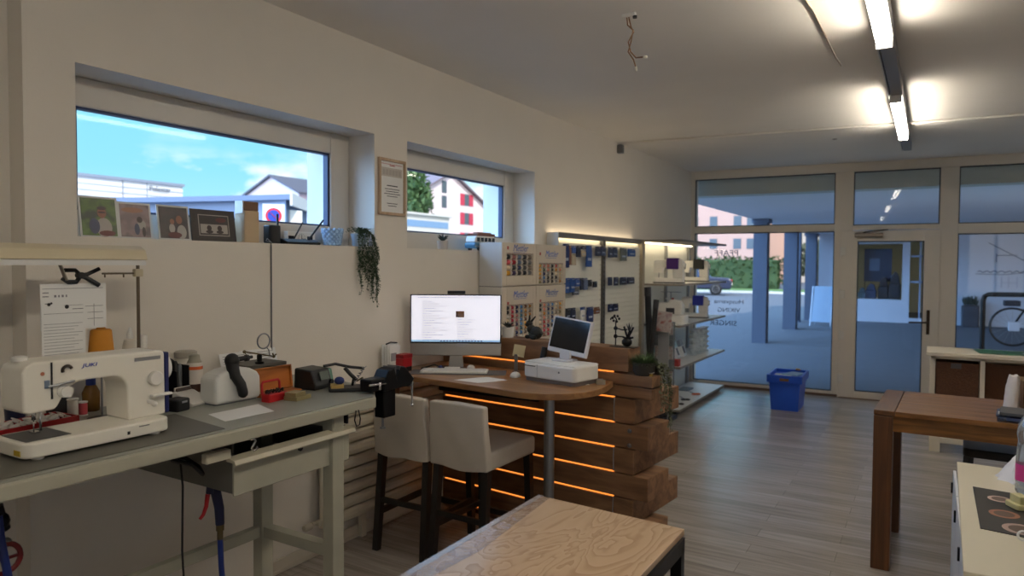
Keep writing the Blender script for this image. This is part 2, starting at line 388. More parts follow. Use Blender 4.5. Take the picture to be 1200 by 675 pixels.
MB().prism([(.735, .968), (.775, .966), (.785, .956), (.79, .962), (.782, .978), (.735, .985)], 1.63, 2.25, axis='y').wobj('handle_lip', mat('lip_paint', (192, 186, 166), .4), dr, bevel=.002)
MB().lathe([(.012, 0), (.012, .006), (.009, .008)], (.746, 1.97, .944), 12, Matrix.Rotation(PI/2, 4, 'Y')).wobj('lock', blackm, dr)
for y in (1.652, 2.244): MB().box(.12, .74, y, y+.008, .99, 1.044).wobj('runner', mat('runner_dark', (44, 44, 44), .5, .4), wb_)
MB().box(.735, .765, 1.53, 1.63, .985, 1.02).wobj('rail_end', MATS['lip_paint'], wb_, bevel=.003)
# tray-like mat under the sewing machine
solo(MB().prism([(.36, .2), (.765, .2), (.772, 1.60), (.40, 1.65), (.36, 1.50)], BZ, BZ+.003), 'cutting_mat', mat('mat_grey', (92, 90, 82), .5, noise=.03), 'flat dark grey mat under the white sewing machine', 'mat', (.55, 1.0, BZ), bevel=.001)
# ---------------------------------------------------------------- sewing machine
sm = T('sewing_machine', 'large white long-arm sewing machine with a blue end stripe on the workbench', 'sewing machine', (.53, 1.24, BZ+.003))
z0 = BZ+.003
base = rbox(.205, .465, .035, 5)
MB().prism([(x+.558, y+1.235) for x, y in base], z0+.008, z0+.054).wobj('bed', cream, sm, bevel=.006)
for x, y in ((.635, 1.05), (.635, 1.42), (.485, 1.05), (.485, 1.42)):
    MB().lathe([(.016, 0), (.018, .009)], (x, y, z0), 12).wobj('foot', white, sm)
prof = [(1.03, 1.24), (1.028, 1.36), (1.038, 1.378), (1.06, 1.39), (1.475, 1.386), (1.485, 1.376), (1.487, z0+.053), (1.352, z0+.053), (1.349, 1.26)]
prof += [(1.349-.05+.05*math.cos(t), 1.265+.05*math.sin(t)) for t in [math.radians(a) for a in (15, 35, 55, 75, 90)]]
prof += [(1.22, 1.316), (1.19, 1.314), (1.165, 1.30), (1.145, 1.275), (1.128, 1.245), (1.12, 1.236), (1.045, 1.232)]
MB().prism(prof, .455, .595, axis='x').wobj('arm_body', cream, sm, bevel=.012, seg=3)
MB().box(.457, .593, 1.487, 1.503, z0+.056, 1.377).wobj('blue_end_panel', navy, sm, bevel=.004)
MB().lathe([(.04, 0), (.048, .004), (.05, .014), (.046, .026), (.03, .03)], (.525, 1.503, 1.315), 20, Matrix.Rotation(-PI/2, 4, 'X')).wobj('handwheel', white, sm)
MB().lathe([(.024, 0), (.026, .004), (.026, .012), (.022, .017)], (.595, 1.445, 1.29), 20, Matrix.Rotation(PI/2, 4, 'Y')).wobj('stitch_dial', white, sm)
MB().box(.597, .62, 1.425, 1.50, 1.226, 1.236).wobj('reverse_lever', white, sm, bevel=.004)
MB().lathe([(.008, 0), (.008, .03)], (.595, 1.425, 1.21), 10, Matrix.Rotation(PI/2, 4, 'Y')).ball((.628, 1.425, 1.205), .01).wobj('feed_lever', white, sm)
MB().lathe([(.02, 0), (.02, .006), (.012, .008), (.012, .016), (.018, .018), (.018, .026)], (.595, 1.145, 1.29), 16, Matrix.Rotation(PI/2, 4, 'Y')).wobj('tension_dial', white, sm)
MB().box(.596, .598, 1.108, 1.113, 1.27, 1.385).wobj('thread_slot', black, sm)
MB().tube([(.6, 1.10, 1.31), (.612, 1.13, 1.316), (.612, 1.16, 1.32), (.6, 1.175, 1.318)], .004).wobj('thread_guide', steel, sm)
MB().tube(arc((.6, 1.155, 1.355), .014, 20, 200, 8, 'yz'), .005).wobj('bobbin_winder', mat('dark_metal', (70, 62, 56), .35, .7), sm)
MB().tube([(.525, 1.09, 1.235), (.525, 1.09, 1.20)], .007).tube([(.525, 1.09, 1.20), (.525, 1.09, z0+.06)], .0022).wobj('needle_bar', chrome, sm)
MB().box(.515, .545, 1.08, 1.10, z0+.056, z0+.062).tube([(.535, 1.105, 1.235), (.535, 1.105, z0+.062)], .004).wobj('presser_foot', chrome, sm)
MB().box(.475, .63, 1.02, 1.15, z0+.0535, z0+.056).wobj('needle_plate', mat('plate_steel', (92, 92, 94), .35, .8), sm, bevel=.001)
MB().lathe([(.022, 0), (.022, .012), (.014, .016)], (.51, 1.06, 1.388), 16).wobj('presser_dial', white, sm)
MB().lathe([(.006, 0), (.006, .0015)], (.595, 1.085, 1.352), 12, Matrix.Rotation(PI/2, 4, 'Y')).wobj('emblem', mat('salmon_badge', (196, 120, 90), .5), sm)
MB().box(.595, .597, 1.09, 1.105, 1.305, 1.33).wobj('needle_button', mat('grey_blue', (110, 126, 146), .5), sm)
wtext('brand_lettering', 'JUKI', .0165, mat('logo_blue', (30, 60, 170), .5), sm, (.597, 1.225, 1.363), (0, 1, 0), (0, 0, 1), shear=.2, sx=1.5)
MB().box(.595, .5965, 1.375, 1.468, 1.356, 1.368).wobj('model_strip', mat('strip_silver', (150, 152, 154), .35, .5), sm)
MB().box(.66, .6625, 1.31, 1.318, z0+.022, z0+.032).wobj('socket', black, sm)
MB().box(.66, .6622, 1.35, 1.385, z0+.04, z0+.043).wobj('cover_latch', grey, sm)
MB().box(.60, .635, 1.0005, 1.0035, z0+.016, z0+.032).wobj('rating_label', mat('label_yellow', (190, 160, 40), .6), sm)
# ---------------------------------------------------------------- things round the machine
def bobbin(name, x, y, m, lab, h=.06, r=.022, cat='spool', group=None, rim=white):
    t = T(name, lab, cat, (x, y, BZ), 0, group)
    MB().lathe([(r*.8, .004), (r*.9, .01), (r*.9, h-.01), (r*.8, h-.004)], n=14).obj('thread', m, t)
    MB().lathe([(r, 0), (r, .004), (r*.8, .006)], n=14).obj('flange', rim, t); MB().lathe([(r*.8, h-.006), (r, h-.004), (r, h), (.005, h)], n=14).obj('flange', rim, t)
    return t
bobbin('thread_spool', .137, 1.402, mat('thread_white', (206, 200, 192), .8), 'white thread spool seen through the sewing machine arch', .075, .021)
bobbin('thread_spool', .12, 1.447, mat('thread_pink', (226, 96, 104), .8), 'small pink thread spool beside the white one under the machine arch', .055, .018)
t = T('bottle', 'dark bottle with a pointed blue cap behind the sewing machine', 'bottle', (.05, 1.515, BZ))
MB().lathe([(.03, 0), (.032, .01), (.032, .075), (.02, .1), (.014, .105)], n=16).obj('body', mat('amber_bottle', (120, 84, 34), .25), t)
MB().lathe([(.018, .104), (.018, .125), (.005, .175)], n=14).obj('cap', blue, t)
t = T('tape_dispenser', 'black tape dispenser seen through the sewing machine arch', 'dispenser', (.045, 1.41, BZ), 1.1)
MB().prism([(-.05, 0), (.05, 0), (.055, .03), (.03, .05), (0, .085), (-.04, .07), (-.055, .03)], -.022, .022, axis='y').obj('body', black, t, bevel=.006)
MB().lathe([(.024, -.018), (.024, .018)], (-.015, 0, .075), 16, Matrix.Rotation(PI/2, 4, 'X')).obj('roll', mat('tape_roll', (30, 30, 34), .4), t)
solo(MB().lathe([(.03, BZ), (.034, BZ+.07), (.031, BZ+.07), (.027, BZ+.008)], (.07, 1.235, 0), 16), 'cup', mat('dark_blue_cup', (28, 34, 64), .4), 'small dark blue cup at the wall left of the machine head', 'cup', (.07, 1.235, BZ))
t = T('bobbin_tray', 'red tray full of small white bobbins left of the sewing machine', 'tray', (.2, 1.2, BZ), .12)
b = MB(); b.box(-.07, .07, -.16, .16, 0, .006)
for q in ((-.07, -.064, -.16, .16), (.064, .07, -.16, .16), (-.07, .07, -.16, -.154), (-.07, .07, .154, .16)): b.box(*q, 0, .032)
b.obj('tray', red, t)
for i in range(3):
    for j in range(7):
        o = MB().lathe([(.016, 0), (.016, .003), (.011, .004), (.011, .009), (.016, .01), (.016, .013)], n=12).obj('bobbin', white, None)
        tag(o, 'white bobbin in the red tray, %s row, %s from the near end' % (('wall', 'middle', 'front')[i], ('first', 'second', 'third', 'fourth', 'fifth', 'sixth', 'seventh')[j]), 'bobbin', 'white bobbins in the red tray')
        o.matrix_world = Matrix.Translation((.2, 1.2, BZ)) @ Matrix.Rotation(.12, 4, 'Z') @ Matrix.Translation((-.043+.043*i, -.132+.044*j, .02+.006*((i+j) % 2))) @ Matrix.Rotation(.5*((i*3+j) % 3-1), 4, 'X')
t = T('thread_stand', 'thin metal stand holding the orange thread cone behind the machine', 'stand', (.25, 1.45, BZ))
MB().lathe([(.05, 0), (.05, .008), (.01, .012)], n=18).obj('base', blackm, t)
MB().lathe([(.004, .01), (.004, .205), (.038, .207), (.038, .212), (.004, .214)], n=14).obj('pole', steel, t)
t = T('thread_cone', 'big cone of orange-yellow thread behind the white sewing machine', 'thread cone', (.25, 1.45, BZ+.214))
MB().lathe([(.043, .004), (.046, .008), (.041, .07), (.036, .125), (.031, .13)], n=22).obj('thread', mat('thread_orange', (200, 132, 34), .7, bump=.3, bscale=300), t)
MB().lathe([(.034, 0), (.034, .004)], n=16).obj('core', mat('core_grey', (120, 110, 100), .7), t); MB().lathe([(.018, .13), (.014, .138)], n=14).obj('core_tip', MATS['thread_orange'], t)
t = T('oil_bottle', 'white squeeze bottle with a nozzle right of the orange cone', 'bottle', (.2, 1.59, BZ))
MB().lathe([(.026, 0), (.028, .01), (.028, .262), (.022, .288), (.012, .293)], n=16).obj('body', mat('milky_plastic', (214, 208, 194), .4), t)
MB().lathe([(.012, .293), (.010, .315), (.004, .338)], n=12).obj('nozzle', white, t)
t = T('glue_stick', 'short white capped tube beside the lamp pole', 'tube', (.2, 1.645, BZ))
MB().lathe([(.012, 0), (.013, .004), (.013, .25)], n=14).obj('body', mat('milky_plastic', 0), t); MB().lathe([(.0145, .25), (.0145, .298), (.012, .302)], n=14).obj('cap', white, t)
# ---------------------------------------------------------------- bench lamp
lampm = mat('lamp_gold_white', (206, 194, 164), .4)
t = T('bench_lamp', 'long box-shaped bench lamp on a thin pole at the upper left', 'lamp', (.3, 1.566, BZ))
MB().prism([(.245, 1.706), (.36, 1.706), (.345, 1.744), (.315, 1.76), (.275, 1.76), (.25, 1.745)], .55, 1.572, axis='y').wobj('lamp_head', lampm, t, bevel=.004)
MB().box(.252, .352, .58, 1.565, 1.697, 1.707).wobj('louvre', mat('louvre_white', (226, 226, 224), .3), t)
b = MB()
for i in range(34): b.box(.253, .351, .6+i*.028, .602+i*.028, 1.688, 1.698)
b.box(.25, .254, .58, 1.567, 1.686, 1.7).box(.349, .353, .58, 1.567, 1.686, 1.7).wobj('louvre_grid', MATS['louvre_white'], t)
MB().box(.295, .305, 1.561, 1.571, BZ+.02, 1.69).wobj('pole', mat('pole_bronze', (120, 106, 88), .4, .6), t, bevel=.002)
MB().box(.25, .35, 1.52, 1.612, BZ, BZ+.02).wobj('clamp_base', blackm, t, bevel=.004)
MB().tube([(.30, 1.43, 1.655), (.30, 1.566, 1.655)], .0035).tube([(.30, 1.44, 1.655), (.30, 1.44, 1.64)], .003).tube([(.30, 1.51, 1.655), (.30, 1.51, 1.64)], .003).wobj('hook_bar', MATS['pole_bronze'], t)
MB().box(.288, .312, 1.55, 1.582, 1.642, 1.672).wobj('pole_joint', lampm, t, bevel=.004)
MB().box(.36, .3625, .9, .96, 1.722, 1.727).wobj('lamp_badge', mat('badge_dark', (80, 70, 50), .5), t)
t = T('spring_clamp', 'black spring clamp hanging from the bench lamp', 'clamp', (.30, 1.30, 1.6))
MB().bar((.31, 1.275, 1.70), (.31, 1.30, 1.632), .02, .004).wobj('strap', mat('strap_grey', (150, 142, 128), .6), t)
MB().tube([(.30, 1.30, 1.668), (.30, 1.335, 1.668), (.30, 1.352, 1.652), (.30, 1.375, 1.652), (.30, 1.42, 1.673)], .0075).wobj('jaw', black, t)
MB().tube([(.30, 1.292, 1.64), (.30, 1.31, 1.626), (.30, 1.338, 1.626), (.30, 1.352, 1.645), (.30, 1.37, 1.642), (.30, 1.418, 1.612)], .0085).wobj('jaw', black, t)
MB().lathe([(.012, -.013), (.012, .013)], (.30, 1.352, 1.649), 12, Matrix.Rotation(PI/2, 4, 'Y')).wobj('pivot', black, t)
def form(name, y0, y1, z0, z1, x, lab, lines, tilt=0.):
    t = T(name, lab, 'paper', (x, (y0+y1)/2, z0))
    MB().box(x-.0008, x+.0008, y0, y1, z0, z1).wobj('sheet', paper, t)
    b = MB()
    for (a, c, z, h) in lines: b.box(x+.0008, x+.0014, y0+(y1-y0)*a, y0+(y1-y0)*c, z0+(z1-z0)*(z-h), z0+(z1-z0)*z)
    b.wobj('printing', mat('form_grey', (128, 128, 134), .8), t)
    return t
form('form_sheet', 1.222, 1.368, 1.35, 1.565, .299, 'printed white form hanging lower left under the black clamp', [(.05, .93-.1*(i % 3), .60-.05*i, .006) for i in range(11)]+[(.08, .2, .94, .014), (.5, .95, .9, .006), (.7, .95, .84, .012), (.05, .95, .77, .006)])
form('form_sheet', 1.222, 1.446, 1.455, 1.62, .293, 'wider grey printed sheet clipped behind the white form', [(.03, .95, .9, .01), (.03, .12, .82, .02), (.03, .12, .74, .02), (.03, .12, .66, .02), (.2, .23, .76, .05), (.26, .28, .76, .05), (.31, .34, .76, .05), (.37, .39, .76, .05), (.66, .95, .5, .01), (.7, .95, .36, .01), (.7, .95, .22, .01), (.8, .806, .55, .5)])
for y_, z_, r_ in ((1.246, 1.548, .006), (1.254, 1.552, .004), (1.305, 1.538, .0075)): MB().lathe([(r_, 0), (r_*.7, .0006)], (.3006, y_, z_), 9, Matrix.Rotation(PI/2, 4, 'Y')).wobj('ink_blot', black, bpy.data.objects['form_sheet'])
# ---------------------------------------------------------------- middle of the bench
t = T('marker_rack', 'black desk rack of tools behind the white label tray', 'rack', (.12, 1.81, BZ))
MB().box(-.05, .05, -.065, .06, 0, .012).box(-.05, -.044, -.065, .06, .012, .16).box(-.05, .05, -.065, -.059, .012, .13).box(-.05, .05, -.002, .003, .012, .13).box(-.05, .05, .054, .06, .012, .15).obj('rack', black, t)
for i, (y, h, m) in enumerate(((-.045, .17, black), (-.025, .15, navy), (.02, .16, black), (.04, .145, grey))):
    MB().lathe([(.009, .012), (.009, h), (.004, h+.01)], (.01, y, 0), 10).obj('tool', m, t)
MB().tube(arc((0, -.02, .135), .045, 0, 180, 10, 'yz'), .009).obj('cord_loop', black, t)
t = T('jar', 'white jar with a pale lid behind the black rack', 'jar', (.06, 1.925, BZ)); MB().lathe([(.045, 0), (.047, .01), (.047, .16), (.04, .17)], n=20).obj('body', mat('milky_plastic', 0), t); MB().lathe([(.048, .17), (.048, .195), (.04, .2)], n=20).obj('lid', mat('lid_grey', (170, 164, 152), .5), t)
t = T('spray_can', 'white spray can with an orange band left of the white housing', 'spray can', (.16, 1.90, BZ))
MB().lathe([(.032, 0), (.034, .006), (.034, .15), (.031, .158)], n=18).obj('body', mat('can_white', (214, 206, 196), .35), t)
MB().lathe([(.0345, .128), (.0345, .142)], n=18).obj('band', orange, t); MB().lathe([(.0345, .03), (.0345, .065)], n=18).obj('band', mat('band_dark', (70, 44, 34), .5), t)
MB().lathe([(.031, .158), (.024, .172), (.022, .19), (.012, .195)], n=16).obj('cap', mat('can_cap', (150, 146, 130), .5), t)
t = T('label_tray', 'white plastic tray with a dark label in front of the black rack', 'tray', (.27, 1.81, BZ), .15)
MB().prism([(-.06, 0), (.055, 0), (.06, .012), (-.035, .052), (-.055, .055)], -.05, .05, axis='y').obj('body', white, t, bevel=.004)
MB().box(-.056, -.05, -.04, .04, .056, .07).obj('backrest', white, t); MB().prism([(-.04, .055), (-.048, .058), (-.0465, .068), (-.038, .057)], -.038, .038, axis='y').obj('label', mat('label_brown', (90, 78, 72), .6), t)
t = T('foot_switch', 'small black box by the sewing machine handwheel', 'box', (.34, 1.70, BZ), .2)
MB().prism(rbox(.07, .07, .012), 0, .05).obj('body', black, t, bevel=.006); MB().box(.0352, .036, -.012, .015, .034, .042).obj('label', lightink, t)
# white housing with a black crank handle
t = T('winding_machine', 'white rounded housing with a black hand grip on the workbench', 'machine', (.35, 1.94, BZ))
pr = [(-.108, .0), (.112, .0), (.116, .01), (.114, .105)] + [(.114-.02*i/6-.19*(i/6)**1.4*.99, .105+.062*math.sin(PI/2*i/6)) for i in range(1, 7)] + [(-.108, .14)]
pr = [(-.112, .004), (.114, .004), (.118, .02), (.116, .10), (.10, .122), (.065, .14), (.02, .147), (-.04, .144), (-.09, .128), (-.112, .108)]
MB().prism(pr, -.055, .055, axis='x').obj('housing', mat('housing_white', (222, 222, 218), .35), t, bevel=.014, seg=3)
MB().prism(rbox(.1, .21, .02), 0, .006).obj('base', grey, t)
g = MB().tube([(.045, -.024, .175), (.052, -.024, .14), (.062, -.02, .11)], .028, 14, r2=.023).ball((.045, -.024, .182), .031, 16).tube([(.062, -.02, .115), (.078, -.006, .08), (.084, .0, .045)], .022, 14, r2=.021).ball((.084, .0, .043), .021, 12).obj('grip', mat('grip_black', (16, 16, 18), .5), t)
MB().tube([(.045, .0, .185), (.048, .05, .185)], .011, 10).tube([(.048, .05, .186), (.049, .075, .187)], .007, 8).lathe([(.014, 0), (.014, .014)], (.048, .04, .185), 12, Matrix.Rotation(-PI/2, 4, 'X')).obj('nozzle', MATS['grip_black'], g)
solo(MB().prism([(.512, 1.718), (.512, 1.955), (.676, 1.898), (.669, 1.677)], BZ, BZ+.0015), 'paper_sheet', paper, 'blank white sheet lying on the bench before the white housing', 'paper', (.59, 1.81, BZ))
# parts box, magnifier
t = T('parts_box', 'dull grey metal box at the wall under the magnifier', 'box', (.15, 2.24, BZ))
MB().box(-.08, .08, -.105, .105, 0, .10).obj('body', mat('box_grey', (104, 104, 94), .5, .2), t, bevel=.004); MB().box(-.085, .085, -.11, .11, .10, .118).obj('lid', mat('lid_grey_dark', (84, 82, 76), .5, .2), t, bevel=.004)
t = T('helping_hand_magnifier', 'small soldering stand with round magnifier on the grey metal box', 'magnifier', (.2, 2.215, BZ+.118))
MB().lathe([(.02, 0), (.022, .008), (.012, .012), (.012, .04), (.007, .045)], n=14).obj('base', blackm, t)
MB().tube([(0, -.085, .065), (0, .085, .025)], .0035).obj('arm', mat('brass_arm', (110, 96, 66), .35, .8), t)
MB().ball((0, -.085, .065), .008).bar((0, -.085, .065), (.01, -.068, .03), .006, .004).obj('clip', MATS['brass_arm'], t)
MB().ball((0, .085, .025), .008).bar((0, .085, .025), (.01, .07, .042), .006, .004).bar((0, .085, .025), (.0, .1, .035), .006, .004).obj('clip', MATS['brass_arm'], t)
MB().tube([(0, .06, .035), (0, .055, .06), (0, .045, .07)], .003).obj('lens_arm', steel, t)
MB().tube(arc((0, .025, .105), .036, 0, 360, 24, 'yz'), .0035, cap=False).obj('lens_ring', steel, t)
MB().lathe([(.034, -.001), (.034, .001)], (0, .025, .105), 24, Matrix.Rotation(PI/2, 4, 'Y')).obj('lens', winglass, t)
t = T('wooden_case', 'open orange-brown wooden case leaning behind the red box', 'case', (.38, 2.15, BZ), -.02)
wc = wood('case_wood', (150, 84, 30), (184, 110, 46), .4, 1)
b = MB(); M = Matrix.Rotation(-.12, 4, 'Y'); b.box(-.012, 0, -.10, .10, .02, .125, M)
for q in ((-.1, -.094, .02, .125), (.094, .1, .02, .125), (-.1, .1, .119, .125), (-.1, .1, .02, .026)): b.box(0, .012, q[0], q[1], q[2], q[3], M)
b.obj('lid', wc, t)
MB().box(-.015, .07, -.10, .10, 0, .018).obj('tray', wc, t, bevel=.002)
MB().tube([(-.005, -.06, .02), (-.005, .06, .02)], .004).obj('hinge', MATS['brass_arm'], t)
t = T('screw_box', 'small red plastic box with an arched red handle frame full of screws', 'box', (.5, 2.05, BZ), .1)
MB().prism(rbox(.05, .11, .008), 0, .035).obj('body', red, t, bevel=.003)
MB().tube([(-.018, -.052, .03), (-.022, -.052, .075), (-.022, -.044, .085), (-.022, .044, .085), (-.022, .052, .075), (-.018, .052, .03)], .0055).obj('handle', red, t)
b = MB()
for i in range(16): b.bar((-.015+.03*random.random(), -.045+.006*i, .036), (-.01+.03*random.random(), -.04+.006*i, .05), .006, .006)
o = b.obj('screws', mat('dark_screws', (60, 56, 54), .4, .6), t); o['kind'] = 'stuff'
t = T('gauge_block', 'stack of two brass-coloured blocks right of the red box', 'block', (.56, 2.125, BZ), .18)
bm_ = mat('brass_block', (150, 138, 98), .4, .35); MB().box(-.035, .035, -.05, .05, 0, .018).obj('lower_block', bm_, t, bevel=.002); MB().box(-.03, .03, -.05, .018, .018, .036).obj('upper_block', bm_, t, bevel=.002)
MB().lathe([(.012, .018), (.012, .03), (.008, .034)], (0, .035, 0), 12).obj('knob', blackm, t)
t = T('soldering_station', 'black soldering station with small display and pale green side', 'soldering station', (.4, 2.375, BZ), .1)
MB().prism([(-.06, 0), (.07, 0), (.075, .015), (.05, .092), (-.055, .1)], -.08, .045, axis='y').obj('body', mat('station_black', (24, 25, 26), .4), t, bevel=.008)
MB().prism([(-.055, .02), (.05, .02), (.035, .085), (-.05, .09)], .045, .085, axis='y').obj('side_panel', mat('teal_green', (108, 152, 130), .5), t, bevel=.008)
MB().prism([(.0735, .045), (.061, .083), (.0625, .0835), (.075, .0455)], -.04, .02, axis='y').obj('display', mat('lcd_grey', (96, 106, 98), .25), t)
MB().lathe([(.012, 0), (.012, .01)], (.072, .03, .03), 12, Matrix.Rotation(PI/2, 4, 'Y')).obj('knob', black, t)
MB().tube([(.03, .03, .1), (.05, .09, .105), (.09, .15, .085), (.14, .2, .075)], .007).obj('cord', black, t)
t = T('iron_holder', 'black soldering iron holder tray with sponge and coil spring', 'holder', (.585, 2.395, BZ+.002), -.75)
MB().prism(rbox(.11, .16, .012), 0, .016).obj('tray', black, t, bevel=.004)
MB().prism(rbox(.07, .06, .008), .016, .03).obj('sponge', mat('sponge_yellow', (190, 160, 96), .9, bump=.3), t).location = (.01, -.04, 0)
MB().ball((.0, -.03, .045), .024, sz=.8).obj('brass_wool', mat('wool_blue', (34, 50, 110), .7), t)
co = [(.0+.014*math.cos(a*.9), .035+.014*math.sin(a*.9)*.5+a*.0012, .03+a*.0018) for a in range(0, 45)]
MB().tube(co, .0022, 5).obj('coil_spring', steel, t)
MB().tube([(.0, .03, .02), (.0, .035, .05)], .006).obj('post', blackm, t); MB().tube([(0, -.005, .105), (0, .02, .075), (0, .05, .045)], .009).obj('soldering_iron', black, t)
MB().tube([(0, .05, .04), (.03, .075, .06), (.05, .085, .03), (.06, .09, .01)], .004).obj('cord', mat('cord_olive', (110, 104, 78), .6), t)
for i, (y0, y1, z0, z1) in enumerate(((2.12, 2.34, 1.11, 1.262), (2.25, 2.47, 1.115, 1.258))):
    t = T('leaflet', ('pale printed leaflet leaning on the wall behind the wooden case', 'pale leaflet leaning on the wall above the soldering station')[i], 'paper', (.03, (y0+y1)/2, BZ))
    M = MX((.075-.02*i, (y0+y1)/2, BZ+.001), (0, 1, 0), (-.32, 0, 1))
    MB().box(-(y1-y0)/2, (y1-y0)/2, 0, .165, -.001, .001, M).wobj('sheet', paper, t)
    b = MB(); [b.box(-(y1-y0)*.42, (y1-y0)*(.42-.1*(k % 3)), .148-.012*k, .151-.012*k, .001, .0016, M) for k in range(9)]; b.wobj('printing', lightink, t)
# vise at the end of the bench
t = T('bench_vise', 'black bench vise with chrome cross handles clamped on the bench end', 'vise', (.72, 2.50, BZ))
MB().box(.69, .75, 2.475, 2.56, .97, 1.16).wobj('clamp_body', blackm, t, bevel=.006)
MB().box(.685, .755, 2.38, 2.49, BZ+.006, 1.165).wobj('rear_slide', blackm, t, bevel=.008)
MB().prism([(2.46, 1.10), (2.66, 1.10), (2.69, 1.13), (2.62, 1.20), (2.585, 1.205), (2.56, 1.15), (2.54, 1.205), (2.50, 1.195), (2.47, 1.15)], .68, .76, axis='x').wobj('jaw_body', blackm, t, bevel=.006)
MB().box(.682, .758, 2.578, 2.586, 1.165, 1.207).box(.682, .758, 2.546, 2.553, 1.165, 1.207).wobj('jaw_plate', steel, t)
MB().tube([(.765, 2.36, 1.145), (.765, 2.47, 1.138)], .005).tube([(.765, 2.43, 1.15), (.765, 2.43, 1.115)], .007).wobj('side_handle', chrome, t)
MB().lathe([(.014, 0), (.014, .03)], (.72, 2.685, 1.10), 12, Matrix.Rotation(-PI/2, 4, 'X')).wobj('screw', steel, t)
MB().tube([(.735, 2.70, 1.13), (.735, 2.70, .995)], .005).ball((.735, 2.70, 1.13), .009, 10).ball((.735, 2.70, .995), .009, 10).wobj('cross_handle', chrome, t)
MB().tube([(.72, 2.50, .97), (.72, 2.50, .92)], .006).lathe([(.014, 0), (.014, .008)], (.72, 2.50, .915), 12).wobj('clamp_screw', steel, t)
# under the bench
t = T('s_hook', 'small chrome S-hook hanging from the bench edge by the drawer', 'hook', (.79, 1.70, 1.03))
MB().tube([(.80, 1.688, 1.045), (.80, 1.70, 1.048), (.80, 1.71, 1.038), (.80, 1.70, 1.025), (.80, 1.692, 1.014), (.80, 1.70, 1.002), (.80, 1.712, 1.006), (.80, 1.716, 1.016)], .004).wobj('hook', chrome, t)
tag(MB().tube([(.812, 2.225, 1.06), (.813, 2.215, 1.02), (.814, 2.225, .992), (.814, 2.245, .995), (.813, 2.25, 1.02), (.812, 2.24, 1.06)], .0028).obj('cable_loop', black), 'thin black cord loop hanging off the bench front edge', 'cord')
t = T('air_blow_gun', 'dark blue air blow gun with red trigger hanging under the bench', 'blow gun', (.55, 1.72, .80))
MB().tube([(.55, 1.715, .86), (.55, 1.72, .80), (.55, 1.735, .73), (.55, 1.738, .665)], .021, 10, r2=.017).tube([(.55, 1.70, .845), (.55, 1.695, .80)], .016, 8).wobj('body', mat('gun_blue', (24, 30, 66), .45), t)
MB().tube([(.55, 1.715, .935), (.55, 1.715, .86)], .009).wobj('nozzle', blackm, t)
MB().tube([(.55, 1.685, .80), (.55, 1.678, .755), (.55, 1.665, .725), (.55, 1.65, .712)], .009, r2=.006).wobj('trigger', red, t)
MB().lathe([(.012, 0), (.012, .035), (.016, .036), (.016, .06), (.012, .062)], (.55, 1.738, .605), 10).wobj('coupling', mat('brass_arm', 0), t)
tag(MB().tube([(.55, 1.738, .607), (.55, 1.742, .5), (.55, 1.758, .3), (.56, 1.75, .05), (.6, 1.65, .012), (.5, 1.3, .012), (.4, 1.0, .012)], .011).obj('air_hose', mat('hose_blue', (28, 48, 120), .4)), 'blue air hose running down from the blow gun', 'hose')
tag(MB().tube([(.45, 1.60, .935), (.5, 1.605, .93), (.52, 1.60, .85), (.52, 1.595, .6), (.52, 1.61, .3), (.5, 1.62, .01), (.4, 1.5, .008)], .004).obj('power_cable', black), 'thin black cable hanging straight down under the bench', 'cable')
t = T('cable_bundle', 'tangle of black cables tucked against the left side of the drawer', 'cables', (.45, 1.6, .95))
MB().tube([(.4, 1.56, .93), (.45, 1.60, .955), (.5, 1.63, .945), (.56, 1.64, .92), (.6, 1.63, .9), (.57, 1.61, .935), (.5, 1.6, .94), (.42, 1.58, .955)], .008, 6).wobj('cable', black, t)
MB().box(.36, .44, 1.60, 1.655, .985, 1.03).wobj('adapter', black, t, bevel=.006)
t = T('air_valve', 'red handwheel air valve in the dark lower left corner under the bench', 'valve', (.5, 1.0, .82))
MB().tube([(.5, .99, .95), (.5, 1.0, .9), (.5, 1.01, .87)], .022, 10).ball((.5, 1.0, .9), .03).wobj('body', blackm, t)
MB().tube(arc((.53, 1.0, .79), .045, 0, 360, 20, 'yz'), .008, cap=False).bar((.53, .96, .79), (.53, 1.04, .79), .008, .008).bar((.53, 1.0, .75), (.53, 1.0, .83), .008, .008).wobj('handwheel', mat('wheel_red', (120, 24, 26), .5), t)
MB().ball((.52, 1.01, .835), .016).wobj('valve_fitting', steel, t)
MB().tube([(.545, .98, .93), (.55, .985, .85), (.55, 1.0, .75), (.55, 1.02, .6), (.5, 1.02, .02)], .012).wobj('valve_hose', mat('hose_blue', 0), t)
# radiator in the niche
t = T('radiator', 'cream ribbed wall radiator below the window behind the stools', 'radiator', (-.05, 3.6, .13))
radm = mat('radiator_enamel', (216, 208, 188), .4)
for i in range(10):
    z = .15+i*.078
    b = MB(); b.prism([(-.085, z+.004), (-.028, z+.004), (-.012, z+.016), (-.008, z+.038), (-.012, z+.06), (-.028, z+.072), (-.085, z+.072)], 2.86, 4.9, axis='y').wobj('rib', radm, t)
MB().box(-.095, -.085, 2.9, 4.85, .15, .93).wobj('back_plate', radm, t)
for y in (3.2, 4.6): MB().box(-.08, -.05, y-.02, y+.02, 0, .154).wobj('foot', radm, t)
MB().tube([(-.04, 2.835, .93), (-.04, 2.835, .22), (-.04, 2.80, .21), (-.04, 2.765, .21)], .011).wobj('pipe', radm, t)
MB().tube([(-.04, 2.83, .21), (-.04, 2.76, .215)], .014).lathe([(.02, 0), (.021, .04), (.016, .05)], (-.03, 2.745, .214), 14, Matrix.Rotation(PI/2, 4, 'X')).tube([(-.04, 2.79, .215), (.0, 2.79, .215)], .012).wobj('valve', mat('valve_ivory', (190, 182, 164), .4), t)
